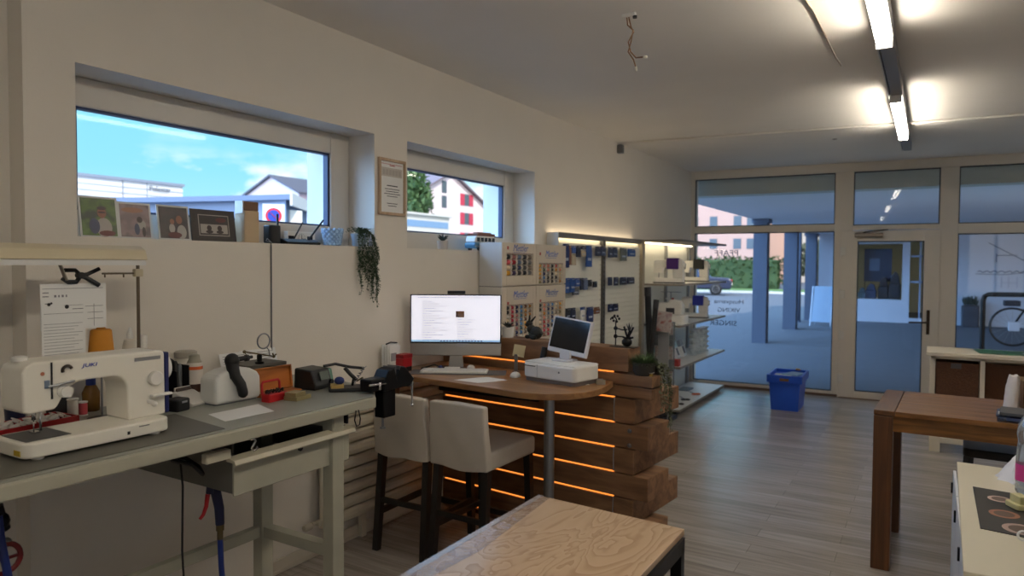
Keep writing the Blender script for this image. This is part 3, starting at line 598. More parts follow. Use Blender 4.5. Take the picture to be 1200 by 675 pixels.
# ---------------------------------------------------------------- wall things and window sill things
t = T('framed_certificate', 'certificate in a pale wooden frame between the two windows', 'picture', (.012, 3.395, 2.003))
b = MB(); [b.box(.001, .018, *q) for q in ((3.265, 3.283, 2.003, 2.356), (3.502, 3.519, 2.003, 2.356), (3.283, 3.502, 2.003, 2.021), (3.283, 3.502, 2.338, 2.356))]
b.wobj('frame', wood('pale_wood', (176, 146, 116), (192, 164, 134), .5, 2), t, bevel=.002)
MB().box(.001, .007, 3.283, 3.502, 2.021, 2.338).wobj('certificate', paper, t)
b = MB(); [b.box(.007, .0078, 3.395-w_, 3.395+w_, z, z+h) for w_, z, h in ((.05, 2.185, .006), (.07, 2.165, .004), (.06, 2.15, .004), (.075, 2.135, .004), (.05, 2.12, .004), (.05, 2.075, .004), (.04, 2.06, .004))]; b.wobj('printing', ink, t)
b = MB(); b.box(.007, .0076, 3.295, 3.49, 2.245, 2.30); b.wobj('seal_strip', mat('pale_grey_print', (196, 190, 182), .7), t)
b = MB(); [b.box(.0076, .0082, 3.305+.03*i, 3.327+.03*i, 2.255, 2.288) for i in range(6)]; b.wobj('seal_row', mat('seal_grey', (180, 174, 166), .7), t)
b = MB(); b.box(.007, .0078, 3.37, 3.42, 2.312, 2.317).box(.007, .0078, 3.295, 3.49, 2.321, 2.3235); b.wobj('red_rule', red, t)
tag(MB().tube([(.006, 2.45, 1.79), (.006, 2.45, 1.30), (.008, 2.45, 1.115)], .0035).obj('wall_cable', grey), 'grey cable running down the wall below the router', 'cable')
SZ = 1.80
def photo(name, y0, y1, h, lab, pic, frame, lean=.02, x=-.075, border=.009, draw=None, rz=0.):
    t = T(name, lab, 'photo', (x, (y0+y1)/2, SZ+.001), rz)
    M = MX((0, 0, 0), (0, 1, 0), (-.14, 0, 1)); w = (y1-y0)/2
    MB().box(-w, w, 0, h, -.006, .0, M).obj('backing', frame, t)
    MB().box(-w+border, w-border, border, h-border, .0, .0012, M).obj('picture', pic, t)
    if draw: draw(t, M, w, h)
    return t
def blob(cols, name):
    """a snapshot print: soft patches of colour"""
    m = bpy.data.materials.new(name); m.use_nodes = True; nt = m.node_tree; b = nt.nodes['Principled BSDF']
    tc = nt.nodes.new('ShaderNodeTexCoord'); n = nt.nodes.new('ShaderNodeTexNoise'); n.inputs['Scale'].default_value = 14; n.inputs['Detail'].default_value = 2
    nt.links.new(tc.outputs['Object'], n.inputs['Vector']); r = nt.nodes.new('ShaderNodeValToRGB')
    r.color_ramp.elements[0].color = (*lin(cols[0]), 1); r.color_ramp.elements[0].position = .35
    r.color_ramp.elements[1].color = (*lin(cols[-1]), 1); r.color_ramp.elements[1].position = .65
    for i, c in enumerate(cols[1:-1]):
        e = r.color_ramp.elements.new(.35+.3*(i+1)/(len(cols)-1)); e.color = (*lin(c), 1)
    nt.links.new(n.outputs['Fac'], r.inputs[0]); nt.links.new(r.outputs[0], b.inputs['Base Color']); b.inputs['Roughness'].default_value = .35
    return m
skin = mat('print_skin', (138, 88, 66), .4); wsh = mat('print_white', (168, 160, 152), .4); dk = mat('print_dark', (44, 26, 26), .4); bl = mat('print_blue', (62, 66, 92), .4); rd = mat('print_red', (92, 36, 32), .4)
def disc(t, M, u, v, ru, rv, m, w, name='printed_figure'):
    MB().prism([(u+ru*math.cos(a*PI/8), v+rv*math.sin(a*PI/8)) for a in range(16)], .0012+w*.0003, .0015+w*.0003).obj(name, m, t).data.transform(M)
def d1(t, M, w, h):
    disc(t, M, .018, .045, .034, .042, wsh, 1, 'printed_shirt'); disc(t, M, .012, .108, .019, .023, skin, 2, 'printed_face'); disc(t, M, .012, .128, .02, .008, dk, 3, 'printed_hair'); disc(t, M, -.022, .05, .022, .034, bl, 2, 'printed_child'); disc(t, M, .012, .11, .017, .004, dk, 4, 'printed_glasses'); disc(t, M, .03, .02, .035, .012, rd, 4, 'printed_rug')
def d2(t, M, w, h):
    disc(t, M, .02, .088, .013, .014, dk, 1, 'printed_hair'); disc(t, M, .028, .066, .02, .02, wsh, 0, 'printed_shirt'); disc(t, M, .005, .045, .012, .026, bl, 2, 'printed_child'); disc(t, M, .036, .034, .008, .022, dk, 3, 'printed_legs'); disc(t, M, -.01, .13, .05, .012, mat('print_houses', (150, 104, 84), .4), 0, 'printed_houses')
def d3(t, M, w, h):
    disc(t, M, .036, .04, .024, .034, wsh, 1, 'printed_shirt'); disc(t, M, -.012, .056, .015, .022, wsh, 2, 'printed_baby'); disc(t, M, -.01, .088, .011, .013, skin, 3, 'printed_face'); disc(t, M, .026, .098, .016, .02, skin, 2, 'printed_head'); disc(t, M, .0, .025, .035, .014, rd, 3, 'printed_cloth')
fw = mat('photo_border', (206, 206, 202), .4)
photo('photo_print', 1.565, 1.728, .178, 'leftmost photo print on the sill, person on green grass', blob(((36, 52, 22), (86, 116, 46), (58, 78, 36)), 'print_grass'), fw, draw=d1, x=-.105)
photo('photo_print', 1.732, 1.884, .165, 'photo print of a street with figures, second on the sill', blob(((120, 100, 104), (146, 124, 124), (98, 84, 90)), 'print_street'), fw, draw=d2, x=-.112)
photo('photo_print', 1.905, 2.065, .165, 'dark photo print with a white border, third on the sill', blob(((30, 16, 22), (52, 30, 36), (26, 16, 20)), 'print_night'), fw, draw=d3, x=-.098)
def d4(t, M, w, h):
    b = MB(); [b.box(q[0], q[1], q[2], q[3], .0012, .0022, M) for q in ((-.085, .085, .028, .032), (-.085, .085, .128, .132), (-.085, -.081, .028, .132), (.081, .085, .028, .132))]; b.obj('inner_border', wsh, t)
    MB().box(-.075, .075, .04, .085, .0012, .0018, M).obj('white_strip', wsh, t)
    for u in (-.028, .03): disc(t, M, u, .066, .013, .014, dk, 3, 'printed_head'); disc(t, M, u, .048, .02, .008, dk, 3, 'printed_shoulders')
    disc(t, M, .04, .108, .03, .012, rd, 1, 'printed_patch')
photo('picture_frame', 2.068, 2.315, .158, 'dark patterned picture frame, rightmost of the sill pictures', mat('frame_inner', (52, 44, 44), .5), mat('frame_dark', (50, 42, 38), .5, noise=.3, nscale=120), draw=d4, border=.02, x=-.09)
t = T('vase_block', 'tall beige square vase with a brown rim on the window sill', 'vase', (-.10, 2.385, SZ))
MB().box(-.04, .04, -.045, .045, 0, .165).obj('body', mat('beige_ceramic', (196, 172, 138), .5), t, bevel=.005)
MB().box(-.038, .038, -.043, .043, .165, .212).obj('rim', mat('brown_rim', (122, 88, 62), .5), t, bevel=.004); MB().box(-.03, .03, -.05, -.044, .15, .215).obj('side_tag', white, t)
t = T('speaker_box', 'small black rounded box left of the router', 'box', (-.10, 2.545, SZ)); MB().prism(rbox(.07, .075, .02, 5), .004, .1).obj('body', black, t, bevel=.006); MB().prism(rbox(.06, .065, .018, 5), 0, .004).obj('foot', grey, t)
t = T('router', 'flat black router with three upright antennas on the sill', 'router', (-.085, 2.71, SZ))
MB().prism([(-.06, 0), (.06, 0), (.065, .012), (.02, .03), (-.055, .034)], -.13, .11, axis='y').obj('body', black, t, bevel=.004)
MB().tube([(-.05, -.095, .02), (-.05, -.1, .165)], .006).obj('antenna', black, t); MB().tube([(-.05, .01, .025), (-.055, .085, .13)], .0045, r2=.004).obj('antenna', black, t); MB().tube([(.02, .055, .025), (.02, .17, .145)], .0055).obj('antenna', black, t)
tag(MB().tube([(-.05, 2.50, 1.806), (-.02, 2.46, 1.808), (-.01, 2.43, 1.812), (-.03, 2.455, 1.825), (-.06, 2.50, 1.812)], .0025).obj('router_cable', grey), 'thin grey cable curled beside the black box on the sill', 'cable')
t = T('weather_station', 'white desk clock with two small dark displays behind the router', 'clock', (-.172, 2.80, SZ))
MB().box(-.018, .018, -.10, .10, 0, .078).obj('body', white, t, bevel=.004)
for y in (-.075, .062): MB().box(.018, .0195, y-.022, y+.018, .022, .052).obj('display', mat('display_dark', (34, 36, 44), .2), t)
MB().box(.018, .0195, -.0015, .0015, .025, .06).box(.018, .0195, -.002, .03, .035, .038).obj('clock_hands', ink, t); b = MB(); [b.lathe([(.002, 0), (.002, .001)], (.018, .025*math.sin(a*PI/6), .04+.025*math.cos(a*PI/6)), 6, Matrix.Rotation(PI/2, 4, 'Y')) for a in range(12)]; b.obj('dial_marks', ink, t)
t = T('crystal_bowl', 'blue-tinted cut glass bowl beside the trailing plant', 'bowl', (-.10, 2.985, SZ))
b = MB()
for i in range(7):
    for j in range(12): b.ball((.058*math.cos(j*PI/6+i*.26)*(.75+.04*i), .058*math.sin(j*PI/6+i*.26)*(.75+.04*i), .012+i*.014), .011, 6)
b.obj('beads', mat('crystal_bead', (176, 204, 232), .12, spec=.9), t)['kind'] = 'stuff'
MB().lathe([(.03, 0), (.04, .004), (.055, .1), (.051, .1), (.036, .008)], n=18).obj('bowl', mat('crystal_core', (150, 182, 214), .15, spec=.8), t)
# trailing plant
leafm = mat('trailing_leaf', (62, 84, 58), .6, noise=.25, nscale=60)
t = T('trailing_plant', 'small-leaved green plant trailing down from the window sill', 'plant', (-.05, 3.155, SZ))
MB().lathe([(.035, 0), (.048, .07), (.05, .07), (.05, .078), (.044, .078), (.04, .01)], n=18).obj('pot', mat('pot_white_blue', (170, 186, 204), .4), t)
MB().lathe([(.042, .06), (.03, .068)], n=14).obj('soil', mat('soil', (48, 36, 28), .9), t)
rnd = random.Random(3)
f = MB(); st = MB()
ends = [(-.045, -.13), (-.03, -.20), (-.015, -.12), (.0, -.16), (.02, -.30), (.035, -.26), (.05, -.34), (.06, -.30), (.07, -.37), (.08, -.28), (.045, -.18), (.09, -.20), (.065, -.24), (-.04, -.16), (.03, -.22), (.075, -.33), (-.06, -.15), (-.075, -.24), (-.055, -.29), (-.07, -.19), (-.02, -.26), (.01, -.21), (.05, -.29), (.085, -.34)]
for y, z in ends:
    x1 = .068+.02*rnd.random(); pts = [(0, y*.2, .075), (.03, y*.5, .105), (.055, y*.85, .06), (x1, y, -.02)]
    n = 6
    for k in range(1, n+1): pts.append((x1+.008*rnd.uniform(-1, 1), y+.012*rnd.uniform(-1, 1), -.02+(z+.02)*k/n))
    st.tube(pts, .0012, 4)
    for a, b_ in zip(pts, pts[1:]):
        for k in range(5):
            p = Vector(a).lerp(Vector(b_), k/5)
            f.leaf(p, (rnd.uniform(-.3, 1), rnd.uniform(-1, 1), rnd.uniform(-.8, .3)), rnd.uniform(.014, .021), .013)
for k in range(110):
    a = rnd.uniform(0, 2*PI); r = rnd.uniform(0, .06)
    f.leaf((r*math.cos(a), r*math.sin(a)*1.3, .08+rnd.uniform(0, .03)), (math.cos(a), math.sin(a), rnd.uniform(.1, 1)), .018, .011)
st.obj('stem', mat('stem_green', (70, 80, 50), .7), t); f.obj('foliage', leafm, t)
MB().prism([(-.02, .0), (.02, 0), (.0, .07)], .0, .003, axis='x').obj('plant_tag', mat('tag_blue_white', (176, 188, 214), .5), t).location = (.062, .035, .005)
# second sill
t = T('succulent', 'dark spiky succulent in a small white pot on the second sill', 'plant', (-.08, 4.045, SZ))
MB().lathe([(.036, 0), (.042, .064), (.038, .064), (.034, .05)], n=18).obj('pot', mat('pot_beige', (196, 184, 172), .5), t)
f = MB()
for i in range(16):
    a = i*2.4; e = .4+.09*(i % 5)*1.5; f.leaf((0, 0, .055), (math.cos(a), math.sin(a), e*1.6), .062+.01*(i % 3), .018)
f.obj('leaves', mat('succulent_green', (34, 52, 40), .5), t)
t = T('toy_van', 'light blue toy van with a brown roof rack on the second sill', 'toy', (-.05, 4.50, SZ+.001))
vb = mat('toy_blue', (86, 140, 176), .35)
b = MB().prism([(-.15, .018), (.15, .018), (.155, .05), (.15, .062), (-.15, .062), (-.157, .045)], -.05, .05, axis='x'); b.obj('lower_body', vb, t, bevel=.008)
MB().prism([(-.148, .062), (.148, .062), (.135, .105), (.12, .112), (-.125, .112), (-.14, .1)], -.046, .046, axis='x').obj('upper_body', white, t, bevel=.008)
for i in range(5): MB().box(.046, .0475, -.125+.052*i, -.085+.052*i, .07, .1).obj('side_window', mat('toy_glass', (60, 66, 74), .15), t)
for y in (-.09, .09):
    for x in (-.048, .036): MB().lathe([(.021, 0), (.021, .012)], (x, y, .02), 16, Matrix.Rotation(PI/2, 4, 'Y')).lathe([(.011, .0125), (.009, .0145)], (x, y, .02), 12, Matrix.Rotation(PI/2, 4, 'Y')).obj('wheel', black, t)
b = MB(); [b.box(-.04, .04, -.11+.022*i, -.1+.022*i, .118, .124) for i in range(11)]; b.box(-.044, -.04, -.12, .13, .112, .132).box(.04, .044, -.12, .13, .112, .132); b.obj('roof_rack', mat('rack_brown', (120, 72, 52), .5), t)
MB().box(-.03, .03, -.07, .1, .124, .142).obj('roof_load', mat('load_brown', (150, 98, 76), .6), t, bevel=.004)
MB().box(.049, .056, -.155, .155, .028, .036).obj('bumper', chrome, t)
# ---------------------------------------------------------------- reception counter of stacked timber beams
beamm = wood('oak_beam', (112, 80, 56), (146, 108, 76), .6, 0, 1.3, 7, 5)
beamd = wood('oak_end', (112, 74, 44), (150, 106, 68), .65, 1, 5, 1.5, 5)
ledm = mat('led_amber', (255, 150, 62), .5, emit=.95)
CW = T('timber_counter', 'counter front of stacked timber beams with glowing orange strips', 'counter', (0, 3.932, 0), -.1052)
def beam(x0, x1, y0, y1, z0, z1, name='beam'):
    o = MB().box(x0, x1, y0, y1, z0, z1).obj(name, beamm, CW, bevel=.004); return o
ZL = [.0, .044, .19, .338, .485, .631, .778, .925, 1.073, 1.215]
beam(.012, 1.36, .0, .13, 0, .036)
for i in range(1, 7):
    long_ = i in (1, 3, 5)
    beam(.012, 1.592 if long_ else 1.37, 0, .135, ZL[i]+.0055, ZL[i+1]-.0055)
    if not long_: beam(1.376, 1.505, -.004, .62, ZL[i]+.002, ZL[i+1]-.002, 'cross_beam')
    else:
        # the second log of the corner, set just behind the first
        beam(1.40, 1.585, .145, .30, ZL[i]+.008, ZL[i+1]-.01, 'cross_beam_end')
beam(.012, 1.612, .0, .14, .932, .996, 'board'); beam(.012, 1.612, .0, .14, 1.002, 1.066, 'board')
beam(.012, 1.46, .0, .15, 1.08, 1.215, 'ledge_beam')
for i in range(1, 9):
    if i == 8: x1 = 1.36
    else: x1 = 1.37
    MB().box(.03, x1, .004, .014, ZL[i]-.0032, ZL[i]+.0032).obj('led_strip', ledm, CW)
MB().tube([(1.373, -.002, .928), (1.372, -.004, .86), (1.374, -.004, .78)], .003).tube([(1.373, -.003, .63), (1.371, -.004, .56), (1.373, -.003, .49)], .003).tube([(1.373, -.003, .335), (1.371, -.004, .26), (1.373, -.003, .19)], .003).obj('led_cable', mat('cable_silver', (150, 150, 150), .4), CW)
for z in (.655, .74): MB().lathe([(.013, 0), (.013, .006), (.008, .012)], (1.475, -.0, z), 10, Matrix.Rotation(PI/2, 4, 'X')).obj('bolt', steel, CW)
DZ = 1.02
deskw = wood('desk_walnut', (128, 90, 54), (170, 126, 80), .35, 0, .8, 12, 4)
t = T('counter_desk', 'rounded wooden counter desk on one steel post with the computer', 'desk', (.6, 3.5, 0))
pts = [(.012, 3.262), (.228, 3.272), (.52, 3.244), (.768, 3.216), (.969, 3.188), (1.07, 3.176), (1.15, 3.178), (1.22, 3.198), (1.28, 3.236), (1.33, 3.29), (1.37, 3.36), (1.392, 3.43), (1.401, 3.50), (1.398, 3.58), (1.386, 3.66), (1.361, 3.778), (.012, 3.920)]
MB().prism(pts, DZ-.034, DZ).wobj('desktop', deskw, t, bevel=.004)
MB().lathe([(.05, .008), (.05, .014), (.03, .018), (.03, DZ-.04), (.06, DZ-.038), (.06, DZ-.034)], (1.15, 3.38, 0), 22).lathe([(.16, 0), (.16, .006), (.05, .012)], (1.15, 3.38, 0), 26).wobj('post', steel, t)
MB().box(.012, .05, 3.30, 3.42, .73, DZ-.034).wobj('wall_support', beamm, t, bevel=.003)
MB().box(.15, .9, 3.70, 3.72, .86, DZ-.034).wobj('cable_tray', blackm, t)
# computer
cr_, sr_ = math.cos(.541), math.sin(.541)
t = T('desktop_computer', 'large all-in-one computer showing a bright white mail page', 'computer', (.305, 3.675, DZ), .541)
alu = mat('aluminium', (176, 174, 170), .35, .7)
MB().box(-.294, .294, -.02, .012, .085, .482).obj('housing', alu, t, bevel=.006)
MB().box(-.294, .294, -.0235, -.018, .165, .482).obj('bezel', black, t, bevel=.002)
scr = mat('screen_white', (228, 228, 240), .3, emit=.62); MB().box(-.286, .286, -.0245, -.0236, .176, .475).obj('screen', scr, t)
b = MB()
for i in range(17):
    z = .435-.0155*i; b.box(-.215, -.215+.06+.1*((i*7) % 5)/4, -.0251, -.0246, z, z+.0028)
    if i > 2: b.box(0.01, .01+.05+.07*((i*3) % 4)/3, -.0251, -.0246, z-.04, z-.0372)
b.box(-.25, .25, -.0251, -.0246, .4605, .4635)
b.obj('screen_text', mat('screen_grey', (150, 150, 160), .4, emit=.35), t)
MB().box(.0, .055, -.0251, -.0246, .335, .375).obj('screen_photo', blob(((70, 40, 30), (150, 110, 80), (60, 60, 66)), 'screen_photo'), t)
MB().box(-.286, .286, -.0251, -.0246, .176, .188).obj('taskbar', mat('taskbar_blue', (150, 190, 224), .4, emit=.5), t)
b = MB(); [b.box(-.10+.02*i, -.088+.02*i, -.0256, -.0251, .178, .186) for i in range(14)]; b.obj('taskbar_icons', mat('icon_dark', (70, 90, 130), .4, emit=.3), t)
MB().box(-.055, .06, -.012, .01, .484, .505).obj('webcam', black, t, bevel=.003)
MB().prism([(-.05, 0), (.05, 0), (.04, .1), (-.04, .1)], .012, .04, axis='y').obj('stand_neck', alu, t, bevel=.004)
MB().prism(rbox(.24, .17, .02), 0, .008).obj('stand_foot', mat('stand_black', (30, 30, 34), .4), t)
t = T('desk_mat', 'grey desk mat under the white keyboard', 'mat', (.42, 3.54, DZ), .50); MB().prism(rbox(.60, .19, .01), 0, .003).obj('mat', mat('mat_slate', (92, 90, 90), .7), t)
t = T('keyboard', 'slim white keyboard in front of the computer', 'keyboard', (.395, 3.535, DZ+.003), .50)
MB().prism(rbox(.42, .125, .008), 0, .012).obj('body', white, t, bevel=.002)
for r in range(5):
    b = MB(); [b.box(-.2+.021*i, -.182+.021*i, -.052+.021*r, -.034+.021*r, .012, .016) for i in range(19)]; b.obj('key_row', mat('key_white', (216, 214, 210), .5), t)
t = T('computer_mouse', 'white computer mouse on the wooden desk', 'mouse', (.80, 3.60, DZ), .5); MB().ball((0, 0, .001), .034, 16, 1.0, 1.7, .85).obj('shell', white, t); MB().tube([(0, .045, .018), (0, .03, .026)], .004).obj('wheel', grey, t)
for v in t.children[0].data.vertices: v.co.z = max(v.co.z, 0)
for i, (q, lab) in enumerate((([(.56, 3.30), (.735, 3.29), (.80, 3.40), (.62, 3.42)], 'loose white paper slip at the desk edge below the keyboard'), ([(.62, 3.42), (.78, 3.37), (.83, 3.46), (.67, 3.49)], 'second white slip lying between paper and mouse'))):
    solo(MB().prism(q, DZ+.0006*i, DZ+.0012+.0006*i), 'paper_slip', paper, lab, 'paper', (q[0][0], q[0][1], DZ))
t = T('usb_hub', 'small blue and white hub with cables under the computer screen', 'hub', (.33, 3.60, DZ), .5)
MB().box(-.05, .05, -.012, .012, .0, .02).obj('body', white, t, bevel=.004); MB().ball((-.075, 0, .016), .016).obj('dongle', navy, t); MB().tube([(-.2, -.0, .008), (-.12, .02, .03), (-.05, .01, .012)], .005).obj('cable', black, t); MB().ball((.12, .0, .018), .018, sx=1.4).obj('ear_case', white, t)
# white papers and red box at the wall end of the desk
t = T('card_holder', 'white brochure stack standing at the wall end of the desk', 'brochures', (.05, 3.33, DZ))
for i in range(4): MB().box(-.02+.012*i, -.017+.012*i, -.06+.01*i, .07, 0, .175-.012*(i % 2)).obj('brochure', paper, t)
MB().box(.022, .0235, -.02, .03, .07, .12).obj('print_patch', lightink, t)
MB().tube([(.0, -.04, .178), (.0, .0, .186), (.0, .06, .178)], .005).obj('pen', black, t)
t = T('card_box', 'small bright red box beside the white brochures', 'box', (.10, 3.40, DZ)); MB().box(-.03, .03, -.045, .045, .03, .085).obj('box', red, t, bevel=.003); MB().box(-.032, .032, -.047, .047, .085, .11).obj('lid', mat('red_lid', (150, 24, 30), .4), t, bevel=.003); MB().box(-.028, .028, -.043, .043, 0, .03).obj('foot', black, t)
t = T('note_stand', 'pad of yellow notes on a small steel stand on the desk', 'note pad', (.70, 3.775, DZ), .2)
MB().box(-.02, .02, -.02, .02, 0, .004).box(-.011, .011, -.003, .003, 0, .11).obj('stand', steel, t); M = Matrix.Rotation(-.15, 4, 'X') @ Matrix.Rotation(.12, 4, 'Y'); MB().box(-.037, .037, -.012, -.002, .095, .17, M).obj('pad', mat('note_cream', (206, 192, 150), .8), t)
t = T('telephone', 'black cordless handset leaning on the ledge left of the cash drawer', 'phone', (.872, 3.785, DZ)); MB().prism(rbox(.05, .06, .01), 0, .03).obj('base', black, t, bevel=.006); MB().tube([(0, .0, .02), (.01, .008, .09), (.02, .02, .165)], .021, 12).obj('handset', black, t)
# cash drawer with screen
t = T('cash_drawer', 'white till printer and cash drawer on the desk', 'cash drawer', (1.10, 3.615, DZ), -.20)
MB().prism(rbox(.375, .225, .03, 5), .0, .022).obj('base', mat('base_taupe', (108, 98, 94), .5), t)
MB().prism(rbox(.39, .24, .035, 6), .022, .105).obj('housing', white, t, bevel=.008)
MB().prism([(-.195, .105), (.195, .105), (.18, .112), (-.18, .114)], -.11, .11, axis='y').obj('cover', white, t, bevel=.004)
MB().box(-.185, -.095, -.1215, -.119, .086, .09).obj('receipt_slot', black, t); MB().box(-.082, -.0805, -.1212, -.119, .028, .1).obj('panel_gap', grey, t)
MB().lathe([(.006, 0), (.006, .001)], (.08, -.12, .07), 10, Matrix.Rotation(PI/2, 4, 'X')).obj('drawer_lock', grey, t)
t = T('till_screen', 'white framed black till screen standing on the cash drawer', 'screen', (1.10, 3.66, DZ+.114), -.14)
MB().prism(rbox(.14, .11, .03), 0, .008).obj('foot', mat('pos_white', (214, 212, 216), .35), t, bevel=.002); MB().box(-.035, .035, .0, .02, .006, .06).obj('neck', MATS['pos_white'], t)
M = Matrix.Translation((-.0, .02, .035)) @ Matrix.Rotation(-.22, 4, 'X') @ Matrix.Rotation(.10, 4, 'Y')
MB().box(-.138, .138, -.012, .018, 0, .215, M).obj('housing', MATS['pos_white'], t, bevel=.006); MB().box(-.126, .126, -.0135, -.011, .027, .205, M).obj('display', mat('pos_black', (8, 9, 14), .12), t)
MB().box(-.006, .006, -.0135, -.0115, .011, .015, M).obj('badge', grey, t)
t = T('card_reader', 'small grey card reader at the right end of the desk', 'card reader', (1.33, 3.66, DZ), .5); MB().prism([(-.05, 0), (.05, 0), (.05, .01), (-.05, .03)], -.025, .025, axis='x').obj('body', mat('reader_grey', (150, 140, 126), .4), t, bevel=.003); MB().box(-.018, .018, -.0, .03, .02, .023).obj('keys', grey, t)
solo(MB().prism([(1.24, 3.54), (1.30, 3.58), (1.28, 3.60), (1.22, 3.56)], DZ, DZ+.003), 'bank_card', white, 'white card lying right of the cash drawer', 'card', (1.26, 3.57, DZ))
# ledge things
LZ = 1.2155
t = T('succulent', 'tiny dark succulent in a white pot on the beam ledge', 'plant', (.545, 3.93, LZ))
MB().lathe([(.036, 0), (.042, .068), (.038, .068), (.034, .05)], n=18).obj('pot', white, t)
f = MB(); [f.leaf((0, 0, .058), (math.cos(i*2.4), math.sin(i*2.4), .5+.12*(i % 5)*1.5), .062, .02) for i in range(15)]; f.obj('leaves', mat('black_green', (34, 36, 34), .5), t)
t = T('rabbit_figurine', 'dark grey rabbit figurine sitting on the beam ledge', 'figurine', (.735, 3.935, LZ), -.3)
fig = mat('figurine_black', (40, 42, 38), .7, noise=.2, nscale=60, bump=.4, bscale=90)
b = MB().ball((.028, 0, .042), .042, 14, 1.1, .85, 1).ball((-.02, 0, .062), .03, 12).ball((-.04, 0, .095), .024, 12).ball((-.06, 0, .09), .014, 10).ball((.072, 0, .04), .014, 8).ball((-.045, -.012, .012), .014, 8, 1.4).ball((-.045, .012, .012), .014, 8, 1.4).ball((.03, -.03, .014), .018, 8, 1.5)
b.obj('body', fig, t); MB().tube([(-.032, -.008, .11), (-.022, -.011, .155)], .008, 8, r2=.004).obj('ear', fig, t); MB().tube([(-.03, .009, .11), (.0, .018, .145)], .008, 8, r2=.004).obj('ear', fig, t)
t = T('wire_sculpture', 'black metal wire figure with flower and dark plant on the ledge', 'sculpture', (1.385, 3.85, LZ), -.1)
MB().box(-.07, .09, -.03, .03, 0, .004).obj('base', blackm, t)
b = MB().tube([(-.045, 0, .0), (-.045, 0, .155)], .004).tube(arc((-.06, 0, .155), .02, 0, 180, 8), .004)
for a in range(6): b.ball((-.045+.022*math.cos(a), .0, .165+.018*math.sin(a)), .009, 6)
b.tube([(-.045, 0, .11), (.0, 0, .10), (.03, 0, .105)], .004).tube([(-.045, 0, .06), (.01, 0, .06)], .004).lathe([(.012, -.004), (.012, .004)], (-.045, 0, .06), 12, Matrix.Rotation(PI/2, 4, 'X')).lathe([(.012, -.004), (.012, .004)], (-.045, 0, .108), 12, Matrix.Rotation(PI/2, 4, 'X'))
b.obj('stem', blackm, t)
b = MB().tube([(.03, 0, 0), (.035, 0, .05), (.05, 0, .1)], .012, 8, r2=.006).ball((.03, 0, .03), .03, 10, 1.1, 1, .9); [b.tube([(.035, 0, .05), (.035+.035*math.cos(i*1.3), .02*math.sin(i*1.3), .06+.03*(i % 3))], .006, 6) for i in range(7)]
b.obj('figure', blackm, t)
f = MB(); [f.leaf((.045, 0, .08), (.35*math.cos(i*2.1), .35*math.sin(i*2.1), 1), .07, .014) for i in range(9)]; f.obj('spike_leaves', mat('black_green', 0), t)
# planter at the corner
t = T('potted_grass', 'round bushy green plant in a dark basket at the counter corner', 'plant', (1.535, 3.812, 1.067))
MB().lathe([(.05, 0), (.062, .02), (.066, .075), (.06, .075), (.056, .02)], n=20).obj('basket', mat('dark_wicker', (58, 54, 48), .8, bump=.6, bscale=150), t)
MB().lathe([(.058, .062), (.04, .07)], n=14).obj('soil', mat('soil', 0), t)
f = MB(); rnd = random.Random(5)
for i in range(420):
    a = rnd.uniform(0, 2*PI); e = rnd.uniform(-.15, 1.2); f.leaf((.05*math.cos(a)*rnd.random(), .05*math.sin(a)*rnd.random(), .065), (math.cos(a)*math.cos(e), math.sin(a)*math.cos(e), math.sin(e)), rnd.uniform(.04, .078), .006)
f.obj('foliage', mat('grass_leaf', (78, 100, 60), .6, noise=.25, nscale=50), t)
t = T('hanging_ivy', 'thin trailing ivy hanging down the end of the timber counter', 'plant', (1.63, 3.84, 1.0665))
MB().lathe([(.03, .0), (.034, .05), (.03, .05), (.026, .01)], (-.035, .05, 0), 14).obj('pot', mat('dark_wicker', 0), t)
f = MB(); st = MB()
for k, (x, y, z) in enumerate(((.03, -.02, -.22), (.035, .03, -.30), (.03, -.05, -.16), (.03, .06, -.25), (.04, .01, -.12), (.028, -.08, -.2), (.036, .045, -.34))):
    pts = [(-.035, .05, .05), (.005, y, .06), (.025, y, .0)]+[(x+.006*rnd.uniform(-1, 1), y+.01*rnd.uniform(-1, 1), z*j/6) for j in range(1, 7)]
    st.tube(pts, .0012, 4)
    for a, b_ in zip(pts, pts[1:]):
        for j in range(4): f.leaf(Vector(a).lerp(Vector(b_), j/4), (rnd.uniform(-.2, 1), rnd.uniform(-1, 1), rnd.uniform(-.6, .3)), .024, .016)
st.obj('stem', mat('stem_green', 0), t); f.obj('foliage', mat('ivy_leaf', (92, 96, 70), .6, noise=.2), t)
t = T('fabric_flower', 'small white fabric flower at the foot of the corner plant', 'flower', (1.585, 3.79, 1.067))
f = MB(); [f.leaf((0, 0, .012), (math.cos(i*.9), math.sin(i*.9), .4), .026, .02) for i in range(7)]; f.obj('petals', white, t); MB().lathe([(.01, 0), (.012, .012)], n=10).obj('core', mat('core_yellow', (210, 180, 90), .6), t)
